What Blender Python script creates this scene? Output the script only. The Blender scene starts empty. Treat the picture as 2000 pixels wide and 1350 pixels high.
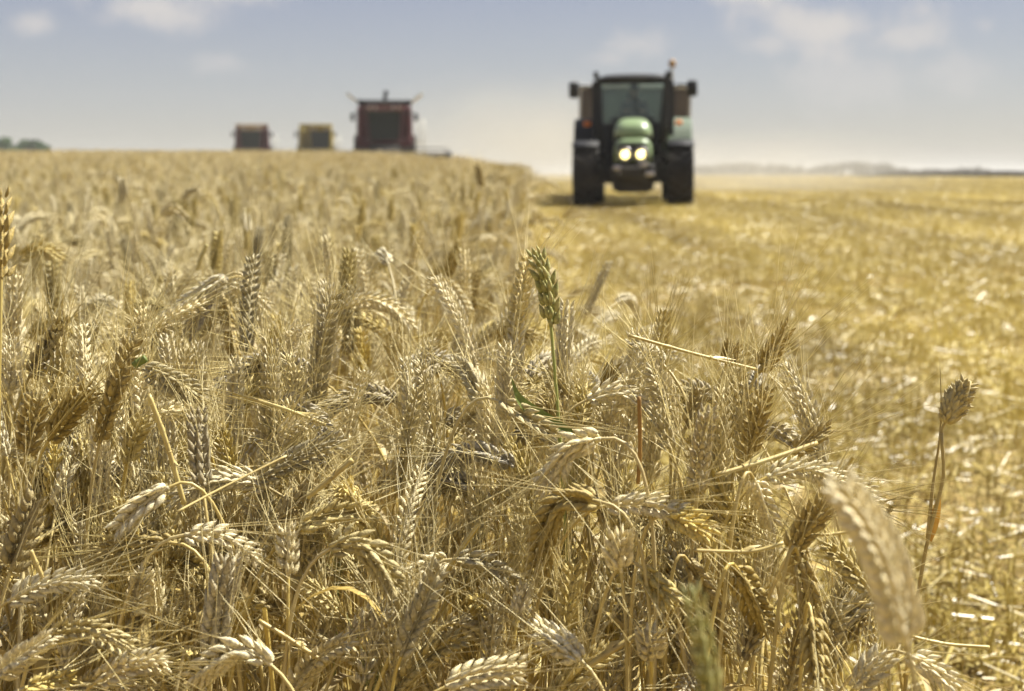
import bpy, math, random
import numpy as np
from mathutils import Vector, Matrix, Euler
C = bpy.context.scene.collection
SC = bpy.context.scene
R = math.radians
RNG = np.random.default_rng(7)
random.seed(7)

# ------------------------------------------------------------------ camera
CAM_H = 0.92
FPX = 50 / 36 * 2000
PITCH = math.atan(335 / FPX)
cam_d = bpy.data.cameras.new('camera')
cam_d.lens = 50; cam_d.sensor_width = 36
cam_d.clip_start = 0.05; cam_d.clip_end = 6000
cam_d.dof.use_dof = True
cam_d.dof.focus_distance = 1.16
cam_d.dof.aperture_fstop = 8.7
cam = bpy.data.objects.new('camera', cam_d); C.objects.link(cam)
cam.location = (0, 0, CAM_H)
cam.rotation_euler = (R(90) - PITCH, 0, 0)
SC.camera = cam

# ------------------------------------------------------------------ light
SUN_AZ = R(62)          # from straight ahead (+Y) towards the right (+X)
SUN_EL = R(55)
SC.view_settings.view_transform = 'Standard'
SC.view_settings.look = 'None'
SC.view_settings.exposure = 1.37
SC.view_settings.gamma = 1
sd = Vector((math.sin(SUN_AZ) * math.cos(SUN_EL), math.cos(SUN_AZ) * math.cos(SUN_EL), math.sin(SUN_EL)))
sun_d = bpy.data.lights.new('sun', 'SUN'); sun_d.energy = 4.9; sun_d.angle = R(0.55); sun_d.color = (1, .97, .88)
sun = bpy.data.objects.new('sun', sun_d); C.objects.link(sun)
sun.rotation_euler = (-sd).to_track_quat('-Z', 'Y').to_euler()

W = bpy.data.worlds.new('World'); SC.world = W; W.use_nodes = True
nt = W.node_tree; nt.nodes.clear()
def N(t, kind, **kw):
    n = t.nodes.new(kind)
    for k, v in kw.items(): setattr(n, k, v)
    return n
sky = N(nt, 'ShaderNodeTexSky', sky_type='NISHITA', sun_disc=False, sun_elevation=SUN_EL, sun_rotation=SUN_AZ,
        air_density=1.0, dust_density=1.2, ozone_density=1.0, altitude=100)
bg = N(nt, 'ShaderNodeBackground'); bg.inputs['Strength'].default_value = 0.05
nt.links.new(sky.outputs[0], bg.inputs['Color'])
cl = N(nt, 'ShaderNodeBackground'); cl.inputs['Color'].default_value = (.26, .25, .243, 1); cl.inputs['Strength'].default_value = 1.0
tc = N(nt, 'ShaderNodeTexCoord')
def pixdir(px, py):
    v = Vector(((px - 1000) / FPX, (675 - py) / FPX, -1)).normalized()
    return Matrix.Rotation(R(90) - PITCH, 3, 'X') @ v
def math_node(t, op, a, b=None, clamp=False):
    n = N(t, 'ShaderNodeMath', operation=op); n.use_clamp = clamp
    for i, x in enumerate((a, b)):
        if x is None: continue
        if isinstance(x, (int, float)): n.inputs[i].default_value = x
        else: t.links.new(x, n.inputs[i])
    return n.outputs[0]
# soft cumulus: puffs at chosen directions of the sky, broken up by noise
warp = N(nt, 'ShaderNodeTexNoise'); warp.inputs['Scale'].default_value = 16; warp.inputs['Detail'].default_value = 5
warp.inputs['Roughness'].default_value = .55
nt.links.new(tc.outputs['Generated'], warp.inputs['Vector'])
total = None
puffs = [(1640, 45, 190, 75, .62), (1500, 85, 75, 30, .4), (1760, 75, 120, 48, .5), (1255, 85, 95, 50, .45), (1750, 150, 260, 70, .3), (1190, 115, 60, 24, .3), (290, 15, 150, 50, .6),
         (70, 45, 60, 28, .45), (445, 122, 60, 26, .25), (1930, 50, 30, 24, .3), (1560, -60, 200, 70, .7), (400, -30, 160, 40, .5),
         (900, -150, 260, 60, .7), (2300, 60, 200, 70, .7), (-300, 20, 220, 80, .7), (2600, -200, 300, 80, .7), (-700, -120, 250, 80, .7)]
for px, py, rx, ry, a in puffs:
    d = pixdir(px, py)
    sub = N(nt, 'ShaderNodeVectorMath', operation='SUBTRACT'); nt.links.new(tc.outputs['Generated'], sub.inputs[0]); sub.inputs[1].default_value = d
    scl = N(nt, 'ShaderNodeVectorMath', operation='MULTIPLY'); nt.links.new(sub.outputs[0], scl.inputs[0])
    scl.inputs[1].default_value = (FPX / rx, FPX / rx, FPX / ry)
    ln = N(nt, 'ShaderNodeVectorMath', operation='LENGTH'); nt.links.new(scl.outputs[0], ln.inputs[0])
    wn = math_node(nt, 'MULTIPLY', math_node(nt, 'SUBTRACT', warp.outputs['Fac'], .5), 3.6)
    m = math_node(nt, 'SUBTRACT', 1.25, math_node(nt, 'ADD', ln.outputs['Value'], wn))
    ss = N(nt, 'ShaderNodeMapRange', interpolation_type='SMOOTHERSTEP'); nt.links.new(m, ss.inputs['Value'])
    ss.inputs['From Min'].default_value = 0; ss.inputs['From Max'].default_value = 1.3; ss.inputs['To Max'].default_value = min(1, a * 1.6)
    total = ss.outputs[0] if total is None else math_node(nt, 'MAXIMUM', total, ss.outputs[0])
veil = N(nt, 'ShaderNodeBackground')     # thin high cloud and dusty summer air, paler and warmer towards the horizon
sepz = N(nt, 'ShaderNodeSeparateXYZ'); nt.links.new(tc.outputs['Generated'], sepz.inputs[0])
vr = N(nt, 'ShaderNodeValToRGB'); nt.links.new(math_node(nt, 'MULTIPLY', sepz.outputs['Z'], 2.5), vr.inputs[0])
e = vr.color_ramp.elements; e[0].position = .0; e[0].color = (.205, .198, .176, 1); e[1].position = .32; e[1].color = (.118, .121, .164, 1)
x_ = e.new(.12); x_.color = (.172, .171, .182, 1)
nt.links.new(vr.outputs[0], veil.inputs['Color'])
mv = N(nt, 'ShaderNodeMixShader'); mv.inputs[0].default_value = .72; nt.links.new(bg.outputs[0], mv.inputs[1]); nt.links.new(veil.outputs[0], mv.inputs[2])
mx = N(nt, 'ShaderNodeMixShader'); nt.links.new(total, mx.inputs[0]); nt.links.new(mv.outputs[0], mx.inputs[1]); nt.links.new(cl.outputs[0], mx.inputs[2])
wo = N(nt, 'ShaderNodeOutputWorld'); nt.links.new(mx.outputs[0], wo.inputs['Surface'])

# ------------------------------------------------------------------ materials
def mat(name, col, rough=.6, var=None, scale=8., trans=0., metal=0., spec=.3, emit=None, rnd=0., bump=0., bscale=60., vein=0.):
    """Principled material; var = second colour mixed in by a noise, rnd = brightness spread from one object to the next."""
    m = bpy.data.materials.new(name); m.use_nodes = True
    t = m.node_tree; p = t.nodes['Principled BSDF']; out = t.nodes['Material Output']
    p.inputs['Roughness'].default_value = rough; p.inputs['Metallic'].default_value = metal
    p.inputs['Specular IOR Level'].default_value = spec
    p.inputs['Base Color'].default_value = (*col, 1)
    last = None
    if var is not None:
        g = N(t, 'ShaderNodeNewGeometry')
        no = N(t, 'ShaderNodeTexNoise'); no.inputs['Scale'].default_value = scale; no.inputs['Detail'].default_value = 3
        t.links.new(g.outputs['Position'], no.inputs['Vector'])
        mr = N(t, 'ShaderNodeMapRange'); t.links.new(no.outputs['Fac'], mr.inputs['Value'])
        mr.inputs['From Min'].default_value = .32; mr.inputs['From Max'].default_value = .68
        mi = N(t, 'ShaderNodeMix', data_type='RGBA'); t.links.new(mr.outputs[0], mi.inputs['Factor'])
        mi.inputs['A'].default_value = (*col, 1); mi.inputs['B'].default_value = (*var, 1)
        last = mi.outputs['Result']
    if rnd:
        oi = N(t, 'ShaderNodeObjectInfo')
        h = N(t, 'ShaderNodeHueSaturation')
        if last is not None: t.links.new(last, h.inputs['Color'])
        else: h.inputs['Color'].default_value = (*col, 1)
        v = math_node(t, 'ADD', math_node(t, 'MULTIPLY', oi.outputs['Random'], rnd), 1 - rnd / 2)
        t.links.new(v, h.inputs['Value'])
        s = math_node(t, 'FRACT', math_node(t, 'MULTIPLY', oi.outputs['Random'], 7.31))
        t.links.new(math_node(t, 'ADD', math_node(t, 'MULTIPLY', s, rnd * .9), 1 - rnd * .45), h.inputs['Saturation'])
        last = h.outputs[0]
    if last is not None: t.links.new(last, p.inputs['Base Color'])
    if emit: p.inputs['Emission Color'].default_value = (*emit[0], 1); p.inputs['Emission Strength'].default_value = emit[1]
    if vein:
        g = N(t, 'ShaderNodeTexCoord'); no = N(t, 'ShaderNodeTexNoise'); no.inputs['Scale'].default_value = 420; no.inputs['Detail'].default_value = 2
        t.links.new(g.outputs['Object'], no.inputs['Vector'])
        vm = N(t, 'ShaderNodeMix', data_type='RGBA', blend_type='MULTIPLY'); vm.inputs['Factor'].default_value = 1
        vr = N(t, 'ShaderNodeMapRange'); t.links.new(no.outputs['Fac'], vr.inputs['Value']); vr.inputs['From Min'].default_value = .3; vr.inputs['From Max'].default_value = .7; vr.inputs['To Min'].default_value = 1 - vein * 1.2; vr.inputs['To Max'].default_value = 1 + vein * .6
        t.links.new(last, vm.inputs['A']); t.links.new(vr.outputs[0], vm.inputs['B']); last = vm.outputs['Result']; t.links.new(last, p.inputs['Base Color'])
    if bump:
        g = N(t, 'ShaderNodeNewGeometry'); no = N(t, 'ShaderNodeTexNoise'); no.inputs['Scale'].default_value = bscale; no.inputs['Detail'].default_value = 4
        t.links.new(g.outputs['Position'], no.inputs['Vector'])
        b = N(t, 'ShaderNodeBump'); b.inputs['Strength'].default_value = bump; b.inputs['Distance'].default_value = .002 if bscale > 30 else .05
        t.links.new(no.outputs['Fac'], b.inputs['Height']); t.links.new(b.outputs[0], p.inputs['Normal'])
    if trans:
        tr = N(t, 'ShaderNodeBsdfTranslucent'); ms = N(t, 'ShaderNodeMixShader'); ms.inputs[0].default_value = trans
        if last is not None: t.links.new(last, tr.inputs['Color'])
        else: tr.inputs['Color'].default_value = (*col, 1)
        t.links.new(p.outputs[0], ms.inputs[1]); t.links.new(tr.outputs[0], ms.inputs[2]); t.links.new(ms.outputs[0], out.inputs['Surface'])
    return m
M = {}
M['ear_tan'] = mat('ear_tan', (.49, .39, .16), .55, (.62, .52, .26), 90, trans=.12, rnd=.5, bump=.4, bscale=900, vein=.3)
M['ear_pale'] = mat('ear_pale', (.68, .58, .34), .5, (.77, .68, .43), 90, trans=.15, rnd=.2, bump=.4, bscale=900, vein=.3)
M['ear_brown'] = mat('ear_brown', (.34, .25, .085), .55, (.46, .36, .145), 90, trans=.1, rnd=.25, bump=.4, bscale=900, vein=.3)
M['ear_grey'] = mat('ear_grey', (.36, .30, .185), .6, (.48, .42, .28), 60, trans=.1, rnd=.4, bump=.4, bscale=900, vein=.4)
M['ear_green'] = mat('ear_green', (.27, .27, .09), .5, (.50, .44, .18), 160, trans=.12, rnd=.1, bump=.4, bscale=900, vein=.3)
M['awn'] = mat('awn', (.74, .64, .35), .4, (.60, .50, .23), 30, trans=.3, rnd=.2)
M['awn_green'] = mat('awn_green', (.42, .42, .17), .45, trans=.25)
M['stem'] = mat('stem', (.56, .45, .18), .45, (.44, .33, .12), 25, trans=.05, rnd=.3, spec=.4)
M['stem_green'] = mat('stem_green', (.20, .25, .06), .45, (.32, .32, .10), 25)
M['straw'] = mat('straw', (.56, .46, .18), .45, (.40, .29, .10), 45, spec=.4)
M['leaf'] = mat('leaf', (.50, .39, .165), .55, (.37, .27, .10), 25, trans=.3, rnd=.3)
M['leaf_green'] = mat('leaf_green', (.13, .19, .045), .45, (.24, .27, .08), 40, trans=.35)
M['brown_leaf'] = mat('brown_leaf', (.30, .17, .055), .55, (.40, .24, .07), 60, trans=.3)

# ------------------------------------------------------------------ object helpers
def tag(o, label=None, cat=None, group=None, kind=None):
    for k, v in (('label', label), ('category', cat), ('group', group), ('kind', kind)):
        if v: o[k] = v
    return o
def thing(name, label, cat, loc=(0, 0, 0), rz=0, group=None):
    o = bpy.data.objects.new(name, None); C.objects.link(o); o.empty_display_size = .1
    o.location = loc; o.rotation_euler = (0, 0, rz)
    return tag(o, label, cat, group)
class MB:
    """collects vertices and faces of one mesh"""
    def __init__(s): s.v = []; s.f = []; s.m = []; s.n = 0
    def add(s, V, F, m=0):
        s.v.append(np.asarray(V, float).reshape(-1, 3)); b = s.n; s.n += len(s.v[-1])
        for f in F: s.f.append(tuple(i + b for i in f)); s.m.append(m)
    def merge(s, o, m=None):
        if not o.n: return
        s.v.append(np.concatenate(o.v)); b = s.n; s.n += o.n
        s.f += [tuple(i + b for i in f) for f in o.f]; s.m += (o.m if m is None else [m] * len(o.f))
    def verts(s): return np.concatenate(s.v) if s.v else np.zeros((0, 3))
    def tube(s, P, rad, sides=6, m=0, cap=True, flat=1.):
        P = np.asarray(P, float); n = len(P)
        rad = np.broadcast_to(np.asarray(rad, float), (n,))
        T, U, Vv = frames(P)
        a = np.arange(sides) * 2 * np.pi / sides
        V = (P[:, None, :] + rad[:, None, None] * (np.cos(a)[None, :, None] * U[:, None, :] + flat * np.sin(a)[None, :, None] * Vv[:, None, :])).reshape(-1, 3)
        F = [(i * sides + j, i * sides + (j + 1) % sides, (i + 1) * sides + (j + 1) % sides, (i + 1) * sides + j) for i in range(n - 1) for j in range(sides)]
        if cap and sides > 2: F += [tuple(reversed(range(sides))), tuple((n - 1) * sides + j for j in range(sides))]
        s.add(V, F, m)
    def ribbon(s, P, wid, side, m=0, fold=0.):
        """a leaf blade: strip with a shallow central fold"""
        P = np.asarray(P, float); side = np.asarray(side, float); n = len(P)
        T, _, _ = frames(P)
        wid = np.broadcast_to(np.asarray(wid, float), (n,))
        S = side - T * (T * side).sum(-1, keepdims=True); S /= np.linalg.norm(S, axis=1, keepdims=True) + 1e-9
        Nn = np.cross(T, S)
        V = np.concatenate([P - S * wid[:, None], P + Nn * (fold * wid)[:, None], P + S * wid[:, None]])
        F = [(i, i + 1, n + i + 1, n + i) for i in range(n - 1)] + [(n + i, n + i + 1, 2 * n + i + 1, 2 * n + i) for i in range(n - 1)]
        s.add(V, F, m)
    def box(s, c, size, m=0, bev=.0, rot=None, taper=(1, 1), shear=(0, 0)):
        """box with all edges chamfered by bev; taper scales the top in x, y"""
        sx, sy, sz = [x / 2 for x in size]; b = min(bev, sx * .9, sy * .9, sz * .9)
        if b <= 0:
            V = [(x * sx, y * sy, z * sz) for z in (-1, 1) for x, y in ((-1, -1), (1, -1), (1, 1), (-1, 1))]
            F = [(3, 2, 1, 0), (4, 5, 6, 7)] + [(i, (i + 1) % 4, 4 + (i + 1) % 4, 4 + i) for i in range(4)]
        else:
            def ring(ex, ey, z):
                return [(-ex + b, -ey, z), (ex - b, -ey, z), (ex, -ey + b, z), (ex, ey - b, z), (ex - b, ey, z), (-ex + b, ey, z), (-ex, ey - b, z), (-ex, -ey + b, z)]
            V = ring(sx - b, sy - b, -sz) + ring(sx, sy, -sz + b) + ring(sx, sy, sz - b) + ring(sx - b, sy - b, sz)
            F = [tuple(reversed(range(8))), tuple(range(24, 32))] + [(r * 8 + i, r * 8 + (i + 1) % 8, r * 8 + 8 + (i + 1) % 8, r * 8 + 8 + i) for r in range(3) for i in range(8)]
        V = np.array(V, float)
        k = (V[:, 2] / sz + 1) / 2
        V[:, 0] = V[:, 0] * (1 + (taper[0] - 1) * k) + shear[0] * k; V[:, 1] = V[:, 1] * (1 + (taper[1] - 1) * k) + shear[1] * k
        if rot is not None: V = V @ np.array(Euler(rot).to_matrix()).T
        s.add(V + np.array(c), F, m)
    def lathe(s, prof, c=(0, 0, 0), axis='z', n=24, m=0):
        """profile of (radius, height) turned round an axis"""
        a = np.arange(n) * 2 * np.pi / n; V = []
        for r, h in prof:
            for t in a:
                p = (r * math.cos(t), r * math.sin(t), h)
                V.append(p if axis == 'z' else (p[2], p[0], p[1]) if axis == 'x' else (p[1], p[2], p[0]))
        F = [(i * n + j, i * n + (j + 1) % n, (i + 1) * n + (j + 1) % n, (i + 1) * n + j) for i in range(len(prof) - 1) for j in range(n)]
        s.add(np.array(V) + np.array(c), F, m)
    def prism(s, pts, y0, y1, m=0, axis='y'):
        """outline in (x, z) given thickness along y, or in (y, z) along x"""
        n = len(pts)
        V = [(x, y, z) if axis == 'y' else (y, x, z) for y in (y0, y1) for x, z in pts]
        F = [tuple(range(n)), tuple(reversed(range(n, 2 * n)))] + [(i, n + i, n + (i + 1) % n, (i + 1) % n) for i in range(n)]
        s.add(V, F, m)
    def mesh(s, name, mats, smooth=True):
        me = bpy.data.meshes.new(name)
        me.from_pydata(s.verts().tolist(), [], s.f)
        for m in mats: me.materials.append(M[m] if isinstance(m, str) else m)
        if len(mats) > 1: me.polygons.foreach_set('material_index', s.m)
        if smooth: me.polygons.foreach_set('use_smooth', [True] * len(me.polygons))
        me.update()
        return me
    def build(s, name, mats, parent=None, smooth=True, origin=None):
        if isinstance(mats, str): mats = [mats]
        o = bpy.data.objects.new(name, s.mesh(name, mats, smooth)); C.objects.link(o)
        if parent is not None: o.parent = parent
        return o
def frames(P):
    T = np.gradient(P, axis=0); T /= np.linalg.norm(T, axis=1, keepdims=True) + 1e-12
    t0 = T[0]; ref = np.array((1., 0, 0)) if abs(t0[0]) < .8 else np.array((0, 1., 0))
    U = np.zeros_like(P); u = ref - t0 * ref.dot(t0); u /= np.linalg.norm(u); U[0] = u
    for i in range(1, len(P)):
        u = U[i - 1] - T[i] * U[i - 1].dot(T[i]); U[i] = u / (np.linalg.norm(u) + 1e-12)
    return T, U, np.cross(T, U)
def bezier(p0, p1, p2, p3, n):
    t = np.linspace(0, 1, n)[:, None]
    p0, p1, p2, p3 = [np.asarray(p, float) for p in (p0, p1, p2, p3)]
    return (1 - t) ** 3 * p0 + 3 * (1 - t) ** 2 * t * p1 + 3 * (1 - t) * t * t * p2 + t ** 3 * p3
def resample(P, n):
    P = np.asarray(P, float); d = np.concatenate([[0], np.cumsum(np.linalg.norm(np.diff(P, axis=0), axis=1))])
    s = np.linspace(0, d[-1], n)
    return np.stack([np.interp(s, d, P[:, k]) for k in range(3)], 1), d[-1]
def at(px, py, Y):
    """the point of the world at depth Y on the line of sight through a photo pixel"""
    d = pixdir(px, py); k = Y / d.y
    return np.array((d.x * k, d.y * k, CAM_H + d.z * k))

# ------------------------------------------------------------------ terrain
def sstep(a, b, x):
    t = np.clip((np.asarray(x, float) - a) / (b - a), 0, 1); return t * t * (3 - 2 * t)
LY = [-50, 0, 4, 10, 20, 30, 50, 75, 122, 200, 400, 900, 4000]
LZ = [0, 0, .02, .09, .26, .44, .82, 1.15, 1.44, 1.5, 1.0, .6, .6]
RY = [-50, 0, 4, 10, 20, 30, 60, 200, 900, 4000]
RZ = [0, 0, .02, .08, .16, .23, .34, .40, .5, .5]
def ground_z(x, y):
    x = np.asarray(x, float); y = np.asarray(y, float)
    w = 1 - sstep(-7.5, -.3, x - .02 * y)
    return np.interp(y, LY, LZ) * w + np.interp(y, RY, RZ) * (1 - w) + .012 * np.sin(x * 1.1 + y * .35) * sstep(2, 8, y)
def edge_x(y):
    """where the standing wheat ends and the stubble begins"""
    y = np.asarray(y, float)
    e = -.085 + .0085 * y + .05 * np.sin(y * 1.3) * sstep(2, 4, y)
    return e + (.345 - .0085 * y) * (1 - sstep(1.30, 1.55, y))

# ------------------------------------------------------------------ wheat
FL_S = np.array((0, .18, .42, .68, .88, 1.)); FL_R = np.array((.35, .85, 1., .66, .25, .03))
def floret(mb, base, d, side, L, w, sides):
    """one glume or lemma: a keeled pointed husk"""
    nrm = np.cross(d, side); nrm /= np.linalg.norm(nrm) + 1e-9; side = np.cross(nrm, d)
    a = np.arange(sides) * 2 * np.pi / sides
    c = base + d * (FL_S * L)[:, None] + nrm * (np.sin(FL_S * np.pi) * L * .06)[:, None]
    V = c[:, None, :] + (FL_R * w)[:, None, None] * (np.cos(a)[None, :, None] * side + .72 * np.sin(a)[None, :, None] * nrm)
    n = len(FL_S)
    F = [(i * sides + j, i * sides + (j + 1) % sides, (i + 1) * sides + (j + 1) % sides, (i + 1) * sides + j) for i in range(n - 1) for j in range(sides)]
    mb.add(V.reshape(-1, 3), F)
def ear_geometry(P, rng, thick=1., sides=6, awn=.06, awns=True, phase=None, open_=.88, pa=.5, n_per_m=250):
    """an ear of wheat along the curve P (base to tip): two rows of three-husk spikelets; returns husks and beard"""
    Pn, L = resample(P, 40); T, U, V = frames(Pn)
    n = max(8, int(L * n_per_m)); ear = MB(); beard = MB()
    ph = rng.uniform(0, 2 * np.pi) if phase is None else phase
    ear.tube(Pn[:38], np.linspace(.0016, .0009, 38), 5)
    s_all = (np.arange(n) + .3) / n * .95
    for i, s in enumerate(s_all):
        k = s * 39; i0 = int(k); c = Pn[i0] + (Pn[min(i0 + 1, 39)] - Pn[i0]) * (k - i0)
        t = T[i0]; a = ph + .5 * s
        u = U[i0] * math.cos(a) + V[i0] * math.sin(a); v = np.cross(t, u)
        sd = 1 if i % 2 else -1
        size = .82 * thick * (.72 + .34 * math.sin(math.pi * min(1, .18 + s * .85)) - .12 * s) * rng.uniform(.9, 1.1)
        for q in (-1, 0, 1):
            sp = .46 * open_ * rng.uniform(.8, 1.25)
            d = t + u * sd * (sp if q else sp * 1.2) + v * q * .40 * open_ * rng.uniform(.8, 1.2) + rng.normal(0, .05, 3)
            d /= np.linalg.norm(d)
            b = c + u * sd * .0018 * thick + v * q * .0028 * thick
            LL = .0122 * size * (1 if q else .9)
            floret(ear, b, d, v if q == 0 else (u * sd * .8 + v * q * .4), LL, .0025 * size, sides)
            if awns and rng.random() < (pa if q else .15):
                tip = b + d * LL * .93
                al = awn * rng.uniform(.65, 1.15) * (.75 + .5 * math.sin(math.pi * min(1, .1 + .8 * s)))
                d2 = d + t * rng.uniform(.1, .9) + rng.normal(0, .16, 3); d2 /= np.linalg.norm(d2)
                d3 = d2 + t * .12 + rng.normal(0, .10, 3); d3 /= np.linalg.norm(d3)
                beard.tube([tip, tip + d2 * al * .5, tip + d2 * al * .5 + d3 * al * .5], (.00041, .0003, .00011), 3, cap=False)
    return ear, beard
def stem_path(G, B, t, n=14, lift=.10):
    G = np.asarray(G); B = np.asarray(B); h = max(.15, B[2] - G[2])
    k = lift * min(1.6, max(.6, h / .6))
    return bezier(G, G + np.array((0, 0, h * .62)) + (B - G) * np.array((.15, .15, 0)), B - np.asarray(t) * k, B, n)
def dry_leaf(P, rng, where=.55, L=.16, w=.0031):
    """a shrivelled leaf hanging from the stalk"""
    mb = MB(); i = int(where * (len(P) - 1)); b = P[i]; a = rng.uniform(0, 2 * np.pi)
    out = np.array((math.cos(a), math.sin(a), 0)); up = np.array((0, 0, 1.))
    k = rng.uniform(.2, .9)
    Q = bezier(b, b + up * L * .5 * k + out * L * .12, b + out * L * .45 + up * L * .4 * k, b + out * L * .62 - up * L * rng.uniform(-.1, .6), 9)
    side = np.cross(out, up); tw = np.linspace(0, rng.uniform(-2.5, 2.5), 9)[:, None]
    S = side * np.cos(tw) + up * np.sin(tw) * .9 + out * .1
    mb.ribbon(Q, w * np.array((.7, 1, 1, 1, .95, .85, .7, .45, .08)), S, fold=.35)
    return mb
def proto_plant(rng, nod, sides=5, thick=1., height=.66, awn=.06, n_awn=True, leaf=2, pa=.5):
    """plant at the origin, ear leaning towards +X by the angle nod (0 upright, 2.5 hanging)"""
    L = rng.uniform(.078, .10); lean = rng.uniform(.02, .07) + .05 * nod
    a0 = nod * .45 + rng.uniform(-.05, .12); a1 = nod * 1.15 + rng.uniform(-.1, .1)
    sw = rng.uniform(-.25, .25)
    P = [np.array((lean, 0., height))]
    for k in range(12):
        a = a0 + (a1 - a0) * (k / 11); d = np.array((math.sin(a), sw * math.sin(a) * .5, math.cos(a)))
        P.append(P[-1] + d / np.linalg.norm(d) * L / 12)
    P = np.array(P); t0 = P[1] - P[0]; t0 /= np.linalg.norm(t0)
    ear, beard = ear_geometry(P, rng, thick, sides, awn, n_awn, pa=pa)
    S = stem_path((0, 0, 0), P[0], t0); st = MB(); st.tube(S, np.linspace(.0017, .0011, len(S)), 5, cap=False)
    lf = MB()
    if leaf:
        for _ in range(int(leaf)): lf.merge(dry_leaf(S, rng, rng.uniform(.3, .8), rng.uniform(.09, .2)))
    return ear, beard, st, lf

def gn_scatter(name, protos, mats, pts, rot, scl, pick, label, cat, smooth=True):
    """ONE stuff object: the mesh carries the little plants once plus one vertex per place; a node tree repeats them"""
    me = bpy.data.meshes.new(name)
    big = MB(); pid = []
    for i, p in enumerate(protos): big.merge(p); pid += [i] * p.n
    nv = big.n; V = np.concatenate([big.verts(), pts])
    me.from_pydata(V.tolist(), [], big.f)
    for m in mats: me.materials.append(M[m])
    me.polygons.foreach_set('material_index', big.m)
    if smooth: me.polygons.foreach_set('use_smooth', [True] * len(me.polygons))
    n = len(pts)
    def attr(nm, ty, arr, fld):
        a = me.attributes.new(nm, ty, 'POINT'); a.data.foreach_set(fld, np.ascontiguousarray(arr).ravel())
    attr('proto', 'INT', np.concatenate([np.array(pid), -np.ones(n)]).astype(np.int32), 'value')
    attr('pick', 'INT', np.concatenate([np.zeros(nv), pick]).astype(np.int32), 'value')
    attr('rot', 'FLOAT_VECTOR', np.concatenate([np.zeros((nv, 3)), rot]).astype(np.float32), 'vector')
    attr('scl', 'FLOAT_VECTOR', np.concatenate([np.ones((nv, 3)), scl]).astype(np.float32), 'vector')
    me.update()
    o = bpy.data.objects.new(name, me); C.objects.link(o)
    g = bpy.data.node_groups.new(name + '_nodes', 'GeometryNodeTree')
    g.interface.new_socket('Geometry', in_out='INPUT', socket_type='NodeSocketGeometry')
    g.interface.new_socket('Geometry', in_out='OUTPUT', socket_type='NodeSocketGeometry')
    gi = g.nodes.new('NodeGroupInput'); go = g.nodes.new('NodeGroupOutput')
    def named(nm, ty):
        x = g.nodes.new('GeometryNodeInputNamedAttribute'); x.data_type = ty; x.inputs['Name'].default_value = nm; return x.outputs['Attribute']
    pr = named('proto', 'INT')
    cmp = g.nodes.new('FunctionNodeCompare'); cmp.data_type = 'INT'; cmp.operation = 'GREATER_EQUAL'
    ints = [s for s in cmp.inputs if s.type == 'INT']; g.links.new(pr, ints[0]); ints[1].default_value = 0
    sep = g.nodes.new('GeometryNodeSeparateGeometry'); sep.domain = 'POINT'
    g.links.new(gi.outputs[0], sep.inputs['Geometry']); g.links.new(cmp.outputs[0], sep.inputs['Selection'])
    sp = g.nodes.new('GeometryNodeSplitToInstances'); sp.domain = 'POINT'
    g.links.new(sep.outputs['Selection'], sp.inputs['Geometry'] if 'Geometry' in sp.inputs else sp.inputs[0]); g.links.new(pr, sp.inputs['Group ID'])
    ip = g.nodes.new('GeometryNodeInstanceOnPoints')
    g.links.new(sep.outputs['Inverted'], ip.inputs['Points']); g.links.new(sp.outputs[0], ip.inputs['Instance'])
    ip.inputs['Pick Instance'].default_value = True
    g.links.new(named('pick', 'INT'), ip.inputs['Instance Index'])
    g.links.new(named('rot', 'FLOAT_VECTOR'), ip.inputs['Rotation']); g.links.new(named('scl', 'FLOAT_VECTOR'), ip.inputs['Scale'])
    g.links.new(ip.outputs[0], go.inputs[0])
    md = o.modifiers.new('repeat', 'NODES'); md.node_group = g
    return tag(o, label, cat, None, 'stuff')

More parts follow.
